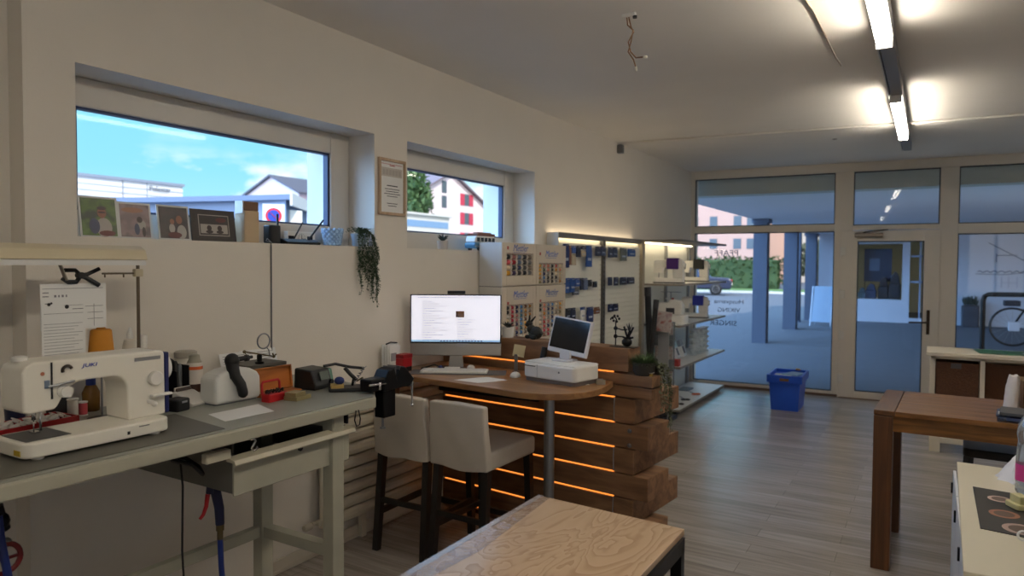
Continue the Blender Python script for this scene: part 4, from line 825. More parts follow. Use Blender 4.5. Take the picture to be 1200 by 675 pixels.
# ---------------------------------------------------------------- bar stools
coverm = mat('slip_cover', (196, 188, 176), .85, noise=.03, nscale=9, bump=.12, bscale=14)
legm = mat('stool_leg', (26, 22, 20), .4)
def stool(x, y, rz, lab):
    t = T('bar_stool', lab, 'bar stool', (x, y, 0), rz, 'slip-covered bar stools')
    for sx, sy, top, name in ((-.165, -.03, .60, 'leg'), (.165, -.03, .60, 'leg'), (-.165, .40, .58, 'leg'), (.165, .40, .58, 'leg')):
        bx = sx*1.05; by = sy-(.05 if sy < 0 else -.02)
        MB().tube([(bx, by, 0), (sx, sy, top)], .026, 4, r2=.03).obj(name, legm, t)
    MB().bar((-.178, -.06, .22), (-.178, .41, .22), .02, .035).obj('stretcher', legm, t); MB().bar((.178, -.06, .22), (.178, .41, .22), .02, .035).obj('stretcher', legm, t)
    MB().bar((-.17, .41, .18), (.17, .41, .18), .02, .035).obj('footrest', legm, t); MB().bar((-.175, -.06, .30), (.175, -.06, .30), .02, .03).obj('stretcher', legm, t)
    # seat cover with a skirt
    b = MB(); n = 10
    b.prism([(px, py+.2) for px, py in rbox(.385, .50, .03, 4)], .575, .68)
    b.obj('seat', coverm, t, bevel=.02, seg=3)
    # backrest: a padded slab, wavy hem at the bottom
    bm = bmesh.new(); N, H_ = 14, 8; V = []
    for side in (-1, 1):
        for j in range(H_+1):
            for i in range(N+1):
                u = i/N*2-1; v = j/H_
                w = .185+.012*(1-v); hem = .005*math.sin(i*.7+x*7)*(1-v)**4 + (-.012*math.cos(u*1.5) if side < 0 else 0)*(1-v)**2
                V.append(bm.verts.new((u*w, -.045+side*(.036-.008*abs(u)**4-.004*v)-.03*v+.003*math.sin(i*.9+j), .578+hem+v*(.362-.006*u*u))))
    for s in (0, 1):
        o0 = s*(N+1)*(H_+1)
        for j in range(H_):
            for i in range(N):
                f = bm.faces.new([V[o0+j*(N+1)+i], V[o0+j*(N+1)+i+1], V[o0+(j+1)*(N+1)+i+1], V[o0+(j+1)*(N+1)+i]]); f.smooth = True
    A = lambda s, i, j: V[s*(N+1)*(H_+1)+j*(N+1)+i]
    for i in range(N):
        for j in (0, H_): bm.faces.new([A(0, i, j), A(0, i+1, j), A(1, i+1, j), A(1, i, j)])
    for j in range(H_):
        for i in (0, N): bm.faces.new([A(0, i, j), A(0, i, j+1), A(1, i, j+1), A(1, i, j)])
    m = MB(); m.bm.free(); m.bm = bm
    m.obj('backrest', coverm, t, bevel=.01, seg=2, sharp=1.0)
    return t
stool(.325, 3.17, .02, 'bar stool with pale slip cover next to the radiator, nearer the bench vise')
stool(.735, 3.17, -.03, 'bar stool with pale slip cover in front of the glowing orange strips')
# ---------------------------------------------------------------- thread display cabinet
ORD = ('first', 'second', 'third', 'fourth', 'fifth', 'sixth', 'seventh', 'eighth', 'ninth', 'tenth')
t = T('thread_cabinet', 'tall cream thread display cabinet with four racks at the wall', 'display cabinet', (.11, 4.91, 0))
cabm = mat('cabinet_cream', (204, 192, 174), .55); logo = mat('script_blue', (40, 84, 170), .5)
MB().box(.012, .17, 4.39, 5.436, 0, 1.862).wobj('body', cabm, t, bevel=.003)
MB().box(.012, .212, 4.382, 4.39, 0, 1.862).wobj('side_panel', mat('cabinet_white', (214, 212, 208), .5), t)
MB().box(.012, .2135, 4.381, 4.3822, 1.528, 1.533).wobj('side_seam', grey, t)
SP = {}
def spool_mesh(m, r, ln):
    k = (m.name, r, ln)
    if k not in SP:
        b = MB(); M = Matrix.Rotation(PI/2, 4, 'X')
        b.mi(0).lathe([(r*.6, -ln*.42), (r*.95, -ln*.36), (r, 0), (r*.95, ln*.36), (r*.6, ln*.42)], n=10, M=M)
        b.mi(1).lathe([(r*1.08, -ln*.5), (r*1.08, -ln*.42)], n=10, M=M).lathe([(r*1.08, ln*.42), (r*1.08, ln*.5)], n=10, M=M)
        o = b.obj('thread_spool', [m, mat('spool_end', (214, 206, 194), .5)]); SP[k] = o.data; bpy.data.objects.remove(o)
    return SP[k]
PAL = {'black': (22, 22, 24), 'white': (220, 214, 206), 'charcoal': (60, 58, 60), 'grey': (126, 124, 122), 'taupe': (128, 112, 96), 'rose': (176, 116, 112), 'pink': (222, 184, 178), 'red': (180, 30, 36), 'slate blue': (104, 122, 148),
       'navy': (36, 46, 92), 'beige': (206, 182, 146), 'golden yellow': (222, 164, 44), 'purple': (66, 44, 84), 'orange': (214, 104, 50), 'salmon': (222, 140, 116), 'brown': (116, 74, 46), 'olive': (120, 110, 62), 'sky blue': (76, 128, 184), 'teal': (48, 108, 132),
       'crimson': (176, 34, 66), 'amber': (178, 120, 48), 'cream': (226, 208, 174), 'green': (52, 84, 60)}
def rack(nm, y0, y1, z0, z1, grid, r, ln, hz, lz):
    pn = MB(); yo0, yo1 = (4.39, 4.905) if y0 < 4.9 else (4.91, 5.436); zo0, zo1 = (1.535, 1.862) if z0 > 1.5 else (0.02, 1.528)
    for q in ((yo0, y0, zo0, zo1), (y1, yo1, zo0, zo1), (y0, y1, z1, zo1), (y0, y1, zo0, z0)): pn.box(.17, .214, *q)
    p = pn.wobj('rack_panel', cabm, t, bevel=.002)
    b = MB(); nc = len(grid[0]); w = (y1-y0)/nc
    for i in range(nc+1): b.box(.172, .206, y0+w*i-.003, y0+w*i+.003, z0, z1)
    b.wobj('channel_dividers', mat('divider_cream', (222, 214, 200), .4), p)
    MB().box(.170, .173, y0, y1, z0, z1).wobj('rack_back', mat('rack_back', (196, 184, 170), .6), p)
    wtext('lettering', 'Mettler', .075, logo, p, (.2146, (y0+y1)/2, lz), (0, 1, 0), (0, 0, 1), shear=.35, sx=1.0, depth=.0004)
    MB().box(.214, .2146, (y0+y1)/2-.1, (y0+y1)/2+.09, lz-.034, lz-.031).wobj('lettering_swash', logo, p)
    MB().box(.214, .2148, y0+.005, y0+.03, lz-.012 if z0 > 1.5 else z1+.012, lz+.012 if z0 > 1.5 else z1+.032).wobj('red_mark', mat('mark_red', (166, 60, 56), .5), p)
    MB().box(.214, .2146, y0, y1, z1+.004, z1+.008).wobj('rule', mat('rule_brown', (120, 90, 84), .5), p)
    pitch = (z1-z0)/len(grid)
    for j, row in enumerate(grid):
        for i, c in enumerate(row):
            o = bpy.data.objects.new('thread_spool', spool_mesh(mat('thread_'+c.replace(' ', '_'), PAL[c], .7), r, ln)); C.objects.link(o)
            tag(o, '%s thread spool, %s column, %s row of the %s thread rack' % (c, ORD[i], ORD[j], nm), 'thread spool', 'thread spools in the %s rack' % nm, (.191, y0+w*(i+.5), z1-pitch*(j+.5)))
rack('upper left', 4.449, 4.857, 1.611, 1.776, [['black', 'rose', 'slate blue', 'charcoal', 'taupe'], ['pink', 'red', 'slate blue', 'charcoal', 'grey'], ['cream', 'charcoal', 'navy', 'charcoal', 'taupe'], ['golden yellow', 'purple', 'charcoal', 'black', 'grey']], .0185, .07, 0, 1.822)
rack('upper right', 4.955, 5.385, 1.541, 1.704, [['golden yellow', 'rose', 'salmon', 'black', 'red', 'cream'], ['golden yellow', 'green', 'salmon', 'black', 'orange', 'salmon'], ['golden yellow', 'navy', 'grey', 'black', 'cream', 'beige'], ['amber', 'sky blue', 'black', 'charcoal', 'black', 'beige'], ['olive', 'navy', 'charcoal', 'black', 'grey', 'amber']], .0145, .052, 0, 1.786)
cl = (['black', 'black', 'white', 'cream', 'white', 'cream', 'pink', 'white'], ['crimson', 'crimson', 'red', 'crimson', 'rose', 'pink', 'pink', 'white'], ['navy', 'navy', 'rose', 'rose', 'purple', 'rose', 'navy', 'purple'],
      ['sky blue', 'sky blue', 'teal', 'sky blue', 'sky blue', 'teal', 'sky blue', 'white'], ['brown', 'amber', 'amber', 'brown', 'golden yellow', 'amber', 'taupe', 'beige'], ['amber', 'taupe', 'amber', 'brown', 'brown', 'green', 'olive', 'green'])
rack('lower left', 4.455, 4.861, 1.12, 1.383, [[c[j] for c in cl] for j in range(8)], .0145, .05, 0, 1.466)
cl = (['black', 'black', 'white', 'white', 'cream', 'beige', 'salmon', 'salmon'], ['salmon', 'salmon', 'orange', 'salmon', 'red', 'red', 'crimson', 'brown'], ['slate blue', 'navy', 'slate blue', 'grey', 'rose', 'navy', 'red', 'crimson'],
      ['sky blue', 'navy', 'slate blue', 'navy', 'sky blue', 'black', 'white', 'navy'], ['cream', 'beige', 'taupe', 'cream', 'beige', 'cream', 'white', 'grey'], ['golden yellow', 'amber', 'olive', 'beige', 'taupe', 'amber', 'green', 'olive'])
rack('lower right', 4.965, 5.391, 1.10, 1.380, [[c[j] for c in cl] for j in range(8)], .0145, .05, 0, 1.464)
# ---------------------------------------------------------------- slat wall with hanging packets
t = T('slat_wall', 'white illuminated slat wall display hung with blue packets', 'display wall', (.06, 6.5, 0))
slat = mat('slat_white', (226, 224, 212), .5); fgrey = mat('display_grey', (116, 112, 106), .45)
for y0, y1 in ((5.478, 6.455), (6.505, 7.535)):
    b = MB(); z = .25
    while z < 1.90: b.box(.085, .10, y0, y1, z, z+.046); z += .05
    b.box(.08, .085, y0, y1, .2, 1.95); b.wobj('slat_panel', slat, t)
MB().box(.012, .122, 5.462, 5.478, 0, 1.985).wobj('side_panel', mat('cabinet_white', 0), t)
MB().box(.112, .122, 5.478, 7.60, 1.935, 1.988).box(.012, .112, 5.478, 7.60, 1.955, 1.961).wobj('top_rail', fgrey, t, bevel=.003)
MB().box(.075, .128, 6.455, 6.505, 0, 1.945).wobj('post', mat('post_dark', (84, 84, 84), .4, .4), t)
b = MB(); z = .9
while z < 1.9: b.box(.128, .134, 6.462, 6.47, z, z+.022); z += .045
b.wobj('slots', black, t)
MB().box(.012, .135, 7.535, 7.612, 0, 1.985).wobj('end_post', mat('display_taupe', (150, 140, 122), .45), t)
MB().box(.012, .09, 5.478, 7.535, 0, .2).wobj('kick_base', fgrey, t)
lm = mat('warm_led', (255, 234, 194), .5, emit=8.)
for y0, y1 in ((5.52, 6.44), (6.52, 7.50)): MB().box(.098, .110, y0, y1, 1.945, 1.9545).wobj('light_strip', lm, t)
MB().box(.03, .06, 5.5, 7.58, 1.9615, 1.969).wobj('top_light_strip', mat('warm_led_soft', (255, 232, 196), .5, emit=5.), t)
PK = [(5.506, 5.621, 1.883, 1.671), (5.617, 5.664, 1.87, 1.694), (5.668, 5.755, 1.871, 1.802), (5.671, 5.76, 1.795, 1.694), (5.765, 5.86, 1.874, 1.768), (5.867, 5.971, 1.877, 1.842), (5.87, 5.971, 1.835, 1.774), (5.98, 6.111, 1.881, 1.678), (6.196, 6.311, 1.878, 1.786), (6.318, 6.44, 1.881, 1.788), (6.51, 6.614, 1.876, 1.773), (6.621, 6.737, 1.879, 1.775), (6.827, 7.0, 1.877, 1.741), (7.045, 7.253, 1.873, 1.79),
      (6.515, 6.61, 1.575, 1.49), (6.664, 6.77, 1.573, 1.485), (6.837, 6.998, 1.57, 1.489), (7.03, 7.234, 1.567, 1.493), (5.538, 5.634, 1.579, 1.442), (5.641, 5.74, 1.578, 1.446), (5.747, 5.849, 1.576, 1.496), (5.70, 5.831, 1.491, 1.421), (5.856, 5.926, 1.575, 1.464), (5.931, 6.02, 1.574, 1.461), (6.026, 6.116, 1.556, 1.491), (6.144, 6.237, 1.538, 1.48),
      (5.552, 5.657, 1.307, 1.196), (5.664, 5.764, 1.306, 1.189), (5.872, 5.968, 1.303, 1.175), (6.014, 6.155, 1.295, 1.147), (6.181, 6.307, 1.287, 1.22), (6.52, 6.62, 1.301, 1.219), (6.64, 6.78, 1.299, 1.22)]
PC = [('dark blue', 'top row, leftmost'), ('brown orange', 'top row, beside the leftmost blue packet'), ('mid blue', 'top row, above the beige card'), ('beige', 'top row, hanging below a blue packet'), ('dark navy', 'top row, left of the beige tag'), ('dark navy', 'top row, above the small beige tag'), ('beige', 'top row, small tag under a navy header'), ('bright blue', 'top row, the longest one'), ('dark navy', 'top row, just left of the post'), ('dark navy', 'top row, at the dark post'), ('dark navy', 'top row, just right of the post'), ('dark navy', 'top row, second right of the post'), ('grey green', 'top row, the only greenish one'), ('bright blue', 'top row, rightmost'),
      ('dark navy', 'middle row, first right of the post'), ('dark navy', 'middle row, narrow one right of the post'), ('dark navy', 'middle row, third right of the post'), ('dark navy', 'middle row, rightmost and widest'), ('bright blue', 'middle row, leftmost'), ('bright blue', 'middle row, second from the left'), ('mid blue', 'middle row, third from the left'), ('grey', 'middle row, low one under the blue packets'), ('dark navy', 'middle row, narrow one before the black ones'), ('grey blue', 'middle row, left of the black packet'), ('black', 'middle row, left of the dark post'), ('black', 'middle row, small one at the post'),
      ('black', 'lower row, leftmost above the till screen'), ('dark navy', 'lower row, second from the left'), ('bright blue', 'lower row, blue with white lower half'), ('dark blue', 'lower row, longest one left of post'), ('brown orange', 'lower row, brownish at the post'), ('dark navy', 'lower row, first right of the post'), ('dark navy', 'lower row, rightmost')]
CC = {'dark blue': (30, 42, 96), 'brown orange': (124, 84, 62), 'mid blue': (54, 82, 146), 'beige': (188, 172, 146), 'dark navy': (28, 36, 66), 'bright blue': (34, 72, 138), 'grey green': (104, 108, 98), 'grey': (96, 98, 104), 'grey blue': (92, 104, 132), 'black': (22, 22, 26)}
for (y0, y1, z1, z0), (c, wh) in zip(PK, PC):
    o = T('packet', '%s packet on the slat wall, %s' % (c, wh), 'packet', (.104, (y0+y1)/2, z0), 0, 'packets on the slat wall'); w = (y1-y0)/2-.003; h = z1-z0; m = mat('packet_'+c.replace(' ', '_'), CC[c], .25, noise=.15, nscale=30)
    d = .045
    MB().box(d-.004, d+.012, -w, w, 0, h*.8).obj('bag', white if 'white lower' in wh else m, o, bevel=.004)
    MB().box(d-.001, d+.006, -w, w, h*.8 if 'white lower' not in wh else h*.5, h).obj('header_card', m, o)
    MB().tube([(0, 0, h-.012), (.07, 0, h-.012), (.078, 0, h-.006)], .0022, 6).obj('peg', steel, o)
    if w > .045: MB().box(d+.0121, d+.0126, -w*.6, w*.6, h*.3, h*.42).obj('print_band', mat('packet_print', (150, 160, 180), .4), o)
# ---------------------------------------------------------------- machine shelves
t = T('display_shelf', 'white shelf unit of sewing machines by the shop window', 'shelf unit', (.3, 8.6, 0))
shelfm = mat('shelf_white', (236, 236, 234), .4); edge = mat('shelf_edge', (146, 138, 128), .45)
MB().box(.012, .03, 7.625, 9.62, .05, 1.96).wobj('back_panel', mat('shelf_back', (222, 222, 214), .5), t)
for y in (7.66, 8.62, 9.58): MB().box(.03, .065, y-.016, y+.016, 0, 1.96).wobj('upright', mat('upright_grey', (150, 152, 154), .35, .6), t)
for z in (.062, .55, 1.02, 1.487):
    s = MB().box(.065, .545, 7.66, 9.64, z-.02, z).wobj('shelf_board', shelfm, t)
    MB().box(.545, .552, 7.655, 9.645, z-.022, z+.002).box(.065, .545, 7.653, 7.66, z-.022, z+.002).wobj('shelf_edge', edge, s)
s = MB().box(.03, .552, 7.62, 9.645, 1.965, 1.99).wobj('top_board', fgrey, t, bevel=.003)
MB().box(.1, .5, 7.7, 9.6, 0, .038).wobj('plinth', black, t)
MB().box(.08, .12, 7.75, 9.5, 1.955, 1.964).wobj('light_strip', lm, t)
def smach(name, x, y, z, rz, lab, acc, base=black, flip=1, s=1.):
    """small domestic sewing machine: long side along local y, front towards +x"""
    o = T(name, lab, 'sewing machine', (x, y, z), rz)
    MB().prism([(a*s, b_*s) for a, b_ in rbox(.16, .36, .03)], .0, .012*s).obj('base', base, o)
    MB().prism([(a*s, b_*s) for a, b_ in rbox(.15, .35, .03)], .012*s, .06*s).obj('bed', white, o, bevel=.005)
    pr = [(-.17, .12), (-.17, .25), (-.155, .275), (.15, .28), (.17, .26), (.172, .06), (.06, .06), (.05, .16), (.03, .185), (-.06, .185), (-.075, .12)]
    MB().prism([(u*s*flip, v*s) for u, v in pr], -.055*s, .055*s, axis='x').obj('arm', white, o, bevel=.01*s)
    MB().box(-.02*s, .075*s, -.02*s, .12*s, .165*s, .295*s).obj('head_cover', acc, o, bevel=.008)
    MB().lathe([(.035*s, 0), (.035*s, .02*s)], (0, .172*s*flip, .2*s), 16, Matrix.Rotation(-PI/2*flip, 4, 'X')).obj('handwheel', white, o)
    MB().tube([(0, -.12*s*flip, .12*s), (0, -.12*s*flip, .065*s)], .006*s).obj('needle_bar', steel, o)
    return o
pur = mat('accent_purple', (74, 36, 120), .4)
smach('sewing_machine', .30, 7.98, 1.488, -PI/2+.12, 'white sewing machine with a purple panel on the top shelf', pur, s=1.0)
smach('sewing_machine', .31, 9.02, 1.488, -PI/2+.12, 'white sewing machine with a black panel on the top shelf', mat('accent_black', (34, 36, 38), .4), s=.98)
smach('sewing_machine', .32, 8.98, 1.021, -PI/2+.12, 'white sewing machine with a bright blue panel on the second shelf', mat('accent_blue', (36, 50, 160), .4), s=.98)
o = T('overlock_machine', 'white overlock machine standing on the second shelf', 'sewing machine', (.31, 7.96, 1.021), -PI/2+.1)
MB().prism(rbox(.30, .42, .06, 6), 0, .10).obj('base_tray', white, o, bevel=.008); MB().prism([(-.16, .10), (.16, .10), (.17, .2), (.15, .26), (.02, .28), (.0, .24), (-.1, .24), (-.17, .2)], -.08, .06, axis='x').obj('body', white, o, bevel=.015)
MB().box(.061, .066, -.02, .08, .11, .18).obj('looper_cover', mat('dark_cover', (52, 52, 58), .3), o, bevel=.003)
for y in (-.1, -.03, .04): MB().lathe([(.014, 0), (.014, .02)], (-.02, y, .275), 12).obj('tension_dial', MATS['mark_red'] if y > 0 else white, o)
MB().tube([(-.1, 0, .2), (-.1, 0, .36)], .005).tube([(-.1, -.12, .36), (-.1, .12, .36)], .004).obj('thread_mast', steel, o)
for i, (y, lab, c) in enumerate(((7.80, 'pale blue flat box leaning on the third shelf, nearest the camera', (150, 186, 204)), (8.16, 'pale blue topped box in the middle of the third shelf', (162, 196, 212)), (8.40, 'grey blue box at the far side of the third-shelf row', (126, 140, 158)))):
    o = T('accessory_box', lab, 'box', (.33, y, .551), .15); M = Matrix.Rotation(-.35, 4, 'Y')
    MB().box(-.06, .06, -.10, .10, 0, .20, M).obj('carton', mat('carton_white', (222, 224, 226), .5), o, bevel=.002); MB().box(-.061, .061, -.101, .101, .13, .202, M).obj('lid_band', mat('lid_%d' % i, c, .5), o); MB().box(.0605, .062, -.07, .04, .03, .12, M).obj('picture_print', mat('print_dk', (56, 66, 74), .4), o)
    o.location.z += .022
solo(MB().box(.44, .52, 7.69, 7.77, .551, .63), 'gift_box', mat('gift_red', (170, 60, 58), .5), 'small red box at the near end of the third shelf', 'box', (.48, 7.73, .551), bevel=.003)
for i, y in enumerate((8.80, 8.98, 9.16, 9.34)):
    o = T('notions_tower', ('nearest', 'second', 'third', 'farthest')[i]+' clear tower of white bobbins on the third shelf', 'tower', (.36, y, .551), 0, 'clear bobbin towers')
    for k in range(5): MB().lathe([(.05, 0), (.055, .012), (.03, .02), (.03, .05), (.055, .056), (.05, .066)], (0, 0, k*.066), 14).obj('tier', mat('frosted', (206, 216, 222), .3), o)
for i, (x, y, rz, lab) in enumerate(((.42, 8.02, .5, 'grey scissors lying on the bottom shelf, nearest the camera'), (.40, 8.32, .6, 'grey shears lying in the middle of the bottom shelf'), (.40, 8.75, .7, 'orange-handled scissors lying on the bottom shelf'))):
    o = T('scissors', lab, 'scissors', (x, y, .0625), rz); hm = orange if i == 2 else mat('scissor_grey', (70, 72, 76), .4)
    for s in (-1, 1):
        MB().prism([(-.006*s, .0), (.012*s, .02), (.004*s, .2)], .002+.003*(s > 0), .005+.003*(s > 0)).obj('blade', steel, o); MB().tube(arc((.025*s, -.05, .01), .026, 0, 360, 14, 'xy'), .008, 6, cap=False).tube([(.01*s, -.025, .01), (0, .01, .007)], .007, 6).obj('handle', hm, o)
for i, (y, c, lab) in enumerate(((7.86, (90, 104, 100), 'dark flat ruler pack at the near end of the bottom shelf'), (8.2, (150, 160, 156), 'pale flat pack lying between scissors on the bottom shelf'), (9.0, (120, 136, 148), 'blue grey flat pack at the far part of the bottom shelf'))):
    solo(MB().box(.14, .28, y-.12, y+.12, .0625, .08), 'flat_pack', mat('flat_pack_%d' % i, c, .4), lab, 'pack', (.21, y, .0625), bevel=.003)
# stand with rolled mats, brochures, basket
t = T('brochure_stand', 'clear stand filled with magazines at the end of the shelves', 'brochure stand', (.45, 7.42, 0))
acr = mat('acrylic', (190, 200, 206), .15, trans=.7)
MB().box(-.12, .12, -.10, .10, 0, .05).obj('foot', black, t, bevel=.004); MB().tube([(-.08, .06, .05), (-.08, .06, 1.05)], .012).obj('pole', steel, t)
for k, z in enumerate((.28, .55, .82)):
    p = MB().box(-.11, .11, .0, .006, z, z+.26).box(-.11, .11, -.05, -.046, z, z+.12).box(-.11, .11, -.05, .0, z-.004, z).obj('pocket', acr, t)
    for j in range(3):
        MB().box(-.10+.004*j, .10-.006*j, -.042+.012*j, -.036+.012*j, z, z+.27-.03*j, Matrix.Rotation(-.02*j, 4, 'X')).obj('magazine', blob(((176, 172, 170), (160, 140, 136), (186, 190, 196), (130, 136, 148)), 'magazine_print'), p)
t = T('magazine', 'red and white magazine in the top of the clear stand', 'magazine', (.475, 7.27, .98)); M = Matrix.Rotation(.12, 4, 'Y'); MB().box(-.08, .08, -.004, .004, 0, .22, M).obj('pages', paper, t); MB().box(-.08, .08, -.006, -.004, 0, .22, M).obj('cover', blob(((170, 96, 92), (206, 198, 196), (176, 150, 156)), 'cover_print'), t)
t = T('magazine_holder', 'slim white holder carrying the red magazine, before the clear stand', 'holder', (.475, 7.27, 0)); MB().box(-.07, .07, -.03, .04, 0, .02).box(-.06, .06, .02, .03, .02, .98).obj('panel', mat('holder_grey', (150, 152, 156), .4), t); MB().box(-.07, .07, -.02, .02, .96, .978).obj('lip', steel, t)
rollm = mat('roll_black', (22, 22, 26), .5)
for i, (p0, p1, r, lab) in enumerate((((.375, 7.245, .03), (.305, 7.245, 1.46), .034, 'taller black roll leaning at the end of the shelves'), ((.325, 7.165, .03), (.43, 7.175, 1.33), .028, 'shorter black roll crossing the taller one'))):
    t = T('fabric_roll', lab, 'roll', p0); q = Vector(p1)-Vector(p0)
    MB().tube([(0, 0, .0), q*.97], r, 14).obj('roll', rollm, t); MB().tube([q*.93, q], r*1.08, 14).obj('end_cap', mat('cap_grey', (54, 54, 60), .4), t)
t = T('wire_basket', 'black wire basket on the floor behind the counter corner', 'basket', (.46, 6.94, 0))
b = MB(); X_, Y_, Hb = .165, .14, .33
for z in (.01, .11, .22, Hb): 
    k = .8+.2*z/Hb
    b.tube([(-X_*k, -Y_*k, z), (X_*k, -Y_*k, z), (X_*k, Y_*k, z), (-X_*k, Y_*k, z), (-X_*k, -Y_*k, z)], .004 if z < Hb else .007, 6, cap=False)
b.obj('rim', blackm, t)
b = MB()
for i in range(13):
    u = -1+i/6
    for s in (-1, 1): b.tube([(u*X_*.8, s*Y_*.8, .01), (u*X_, s*Y_, Hb)], .0026, 4).tube([(s*X_*.8, u*Y_*.8, .01), (s*X_, u*Y_, Hb)], .0026, 4)
    b.tube([(u*X_*.8, -Y_*.8, .01), (u*X_*.8, Y_*.8, .01)], .0026, 4)
b.obj('mesh', blackm, t)
t = T('fabric_bundle', 'dark folded fabric lying in the black wire basket', 'fabric', (.46, 6.94, .014)); MB().prism(rbox(.22, .18, .05), 0, .2).obj('cloth', mat('dark_cloth', (44, 46, 52), .9, noise=.3, nscale=40, bump=.4, bscale=60), t, bevel=.03); MB().tube([(-.1, 0, .2), (0, .03, .215), (.1, 0, .2)], .012).obj('fold', mat('dark_cloth', 0), t)
# ---------------------------------------------------------------- blue crate
t = T('storage_crate', 'blue plastic crate with a lid piled with papers on the floor', 'crate', (1.50, 8.86, 0), .02)
bc = mat('crate_blue', (30, 84, 206), .35)
w0, d0, w1, d1, h = .15, .24, .175, .28, .40
bm_ = MB(); v = [bm_.bm.verts.new(p) for p in ((-w0, -d0, 0), (w0, -d0, 0), (w0, d0, 0), (-w0, d0, 0), (-w1, -d1, h), (w1, -d1, h), (w1, d1, h), (-w1, d1, h))]
for q in ((3, 2, 1, 0), (0, 1, 5, 4), (1, 2, 6, 5), (2, 3, 7, 6), (3, 0, 4, 7)): bm_._f([v[i] for i in q])
bm_.obj('body', bc, t)
b = MB()
for q in ((-.195, .195, -.30, -.27), (-.195, .195, .27, .30), (-.195, -.168, -.27, .27), (.168, .195, -.27, .27)): b.box(*q, h-.07, h+.02)
b.obj('rim', bc, t, bevel=.004)
MB().box(-.05, .05, -.306, -.298, h-.045, h-.015).obj('handle_hole', mat('handle_amber', (120, 84, 40), .5), t); MB().box(-.17, .17, -.272, .272, h-.03, h-.02).obj('lid', bc, t)
MB().box(.05, .10, .26, .285, h+.02, h+.035).obj('clip', mat('clip_yellow', (200, 150, 40), .5), t)
for i, (x, y, rz, lab, m) in enumerate(((-.04, -.08, .2, 'white letter on top of the blue crate', paper), (.06, .06, -.3, 'pale blue folder lying in the blue crate', mat('folder_blue', (140, 176, 214), .5)))):
    o = MB().box(-.09, .09, -.13, .13, 0, .012).obj('letter' if i == 0 else 'folder', m); tag(o, lab, 'paper', None, (1.50+x, 8.86+y, h-.019+.013*i), rz)
# ---------------------------------------------------------------- right side of the room
teak = wood('teak_table', (100, 62, 24), (156, 104, 48), .38, 0, .9, 14, 4)
teakl = wood('teak_leg', (80, 48, 24), (116, 72, 38), .42, 2, .9, 14, 4)
t = T('wooden_table', 'dark brown wooden table with thick square legs on the right', 'table', (2.682, 4.365, 0), -.036)
b = MB(); [b.box(.105, 1.7, .1275*i, .1275*i+.125, .872, .9) for i in range(6)]; b.obj('table_top', teak, t, bevel=.002)
MB().box(0, .103, 0, .762, .872, .9).obj('end_board', wood('teak_end', (84, 52, 26), (124, 80, 42), .38, 1, .9, 14, 4), t, bevel=.003)
MB().box(1.702, 1.8, 0, .762, .872, .9).obj('end_board', MATS['teak_end'], t, bevel=.003)
for x in (0, 1.705):
    for y in (0, .667): MB().box(x, x+.095, y, y+.095, 0, .869).obj('leg', teakl, t, bevel=.004)
MB().box(.095, 1.705, .02, .045, .785, .871).obj('apron', teak, t); MB().box(.095, 1.705, .717, .742, .785, .871).obj('apron', teak, t); MB().box(.02, .045, .095, .667, .785, .871).obj('apron', teak, t); MB().box(1.755, 1.78, .095, .667, .785, .871).obj('apron', teak, t)
# things on it
t = T('notebook', 'dark grey notebook lying on a clear box on the wooden table', 'notebook', (3.42, 4.47, .932), -.1); MB().prism(rbox(.30, .20, .01), 0, .016).obj('cover', mat('notebook_grey', (70, 72, 76), .5), t, bevel=.003); MB().box(-.14, .148, -.094, .094, .003, .013).obj('pages', paper, t); MB().box(-.156, -.148, -.09, -.06, .004, .014).obj('pen_loop', paper, t)
t = T('clear_box', 'clear flat storage box under the dark grey notebook', 'box', (3.42, 4.47, .9005), -.1); MB().prism(rbox(.32, .22, .012), 0, .025).obj('body', glass('clear_box', (214, 222, 234)), t); MB().prism(rbox(.33, .23, .012), .025, .031).obj('lid', glass('clear_box'), t); MB().box(-.12, .1, -.08, .08, .004, .02).obj('contents', mat('box_contents', (150, 158, 190), .6, noise=.3, nscale=60), t)
t = T('paper_bag', 'upright crumpled white paper bag on the wooden table', 'bag', (3.345, 4.80, .9005), .3)
b = MB(); n = 14; rings = []
for j in range(7):
    z = .19*j/6; k = 1-.35*(j/6)**2; ring = []
    for i in range(n):
        a = 2*PI*i/n; r = 1+.09*math.sin(i*2.3+j*1.7); ring.append(b.bm.verts.new((.034*k*r*math.cos(a)+.012*(j/6)**2, .05*k**.5*r*math.sin(a), z+.006*math.sin(i*1.3) if j == 6 else z)))
    rings.append(ring)
for p, q in zip(rings, rings[1:]):
    for i in range(n): b._f([p[i], p[(i+1) % n], q[(i+1) % n], q[i]], True)
b._f(rings[0][::-1]); b._f(rings[-1])
b.obj('bag', mat('bag_white', (214, 206, 200), .8), t); MB().box(.03, .034, -.015, .015, .04, .07).obj('print_patch', mat('bag_print', (150, 160, 180), .7), t)
t = T('cardboard_box', 'brown cardboard box behind the white paper bag', 'box', (3.52, 4.93, .9005), .1)
card = mat('cardboard', (120, 88, 58), .8, noise=.06); MB().box(-.13, .13, -.1, .1, 0, .155).obj('carton', card, t, bevel=.002); MB().box(-.132, -.005, -.102, .102, .155, .159).box(.005, .132, -.102, .102, .155, .159).obj('flap', card, t); MB().box(-.025, .025, -.1015, -.1, 0, .155).obj('tape', mat('tape_tan', (150, 118, 82), .4), t)
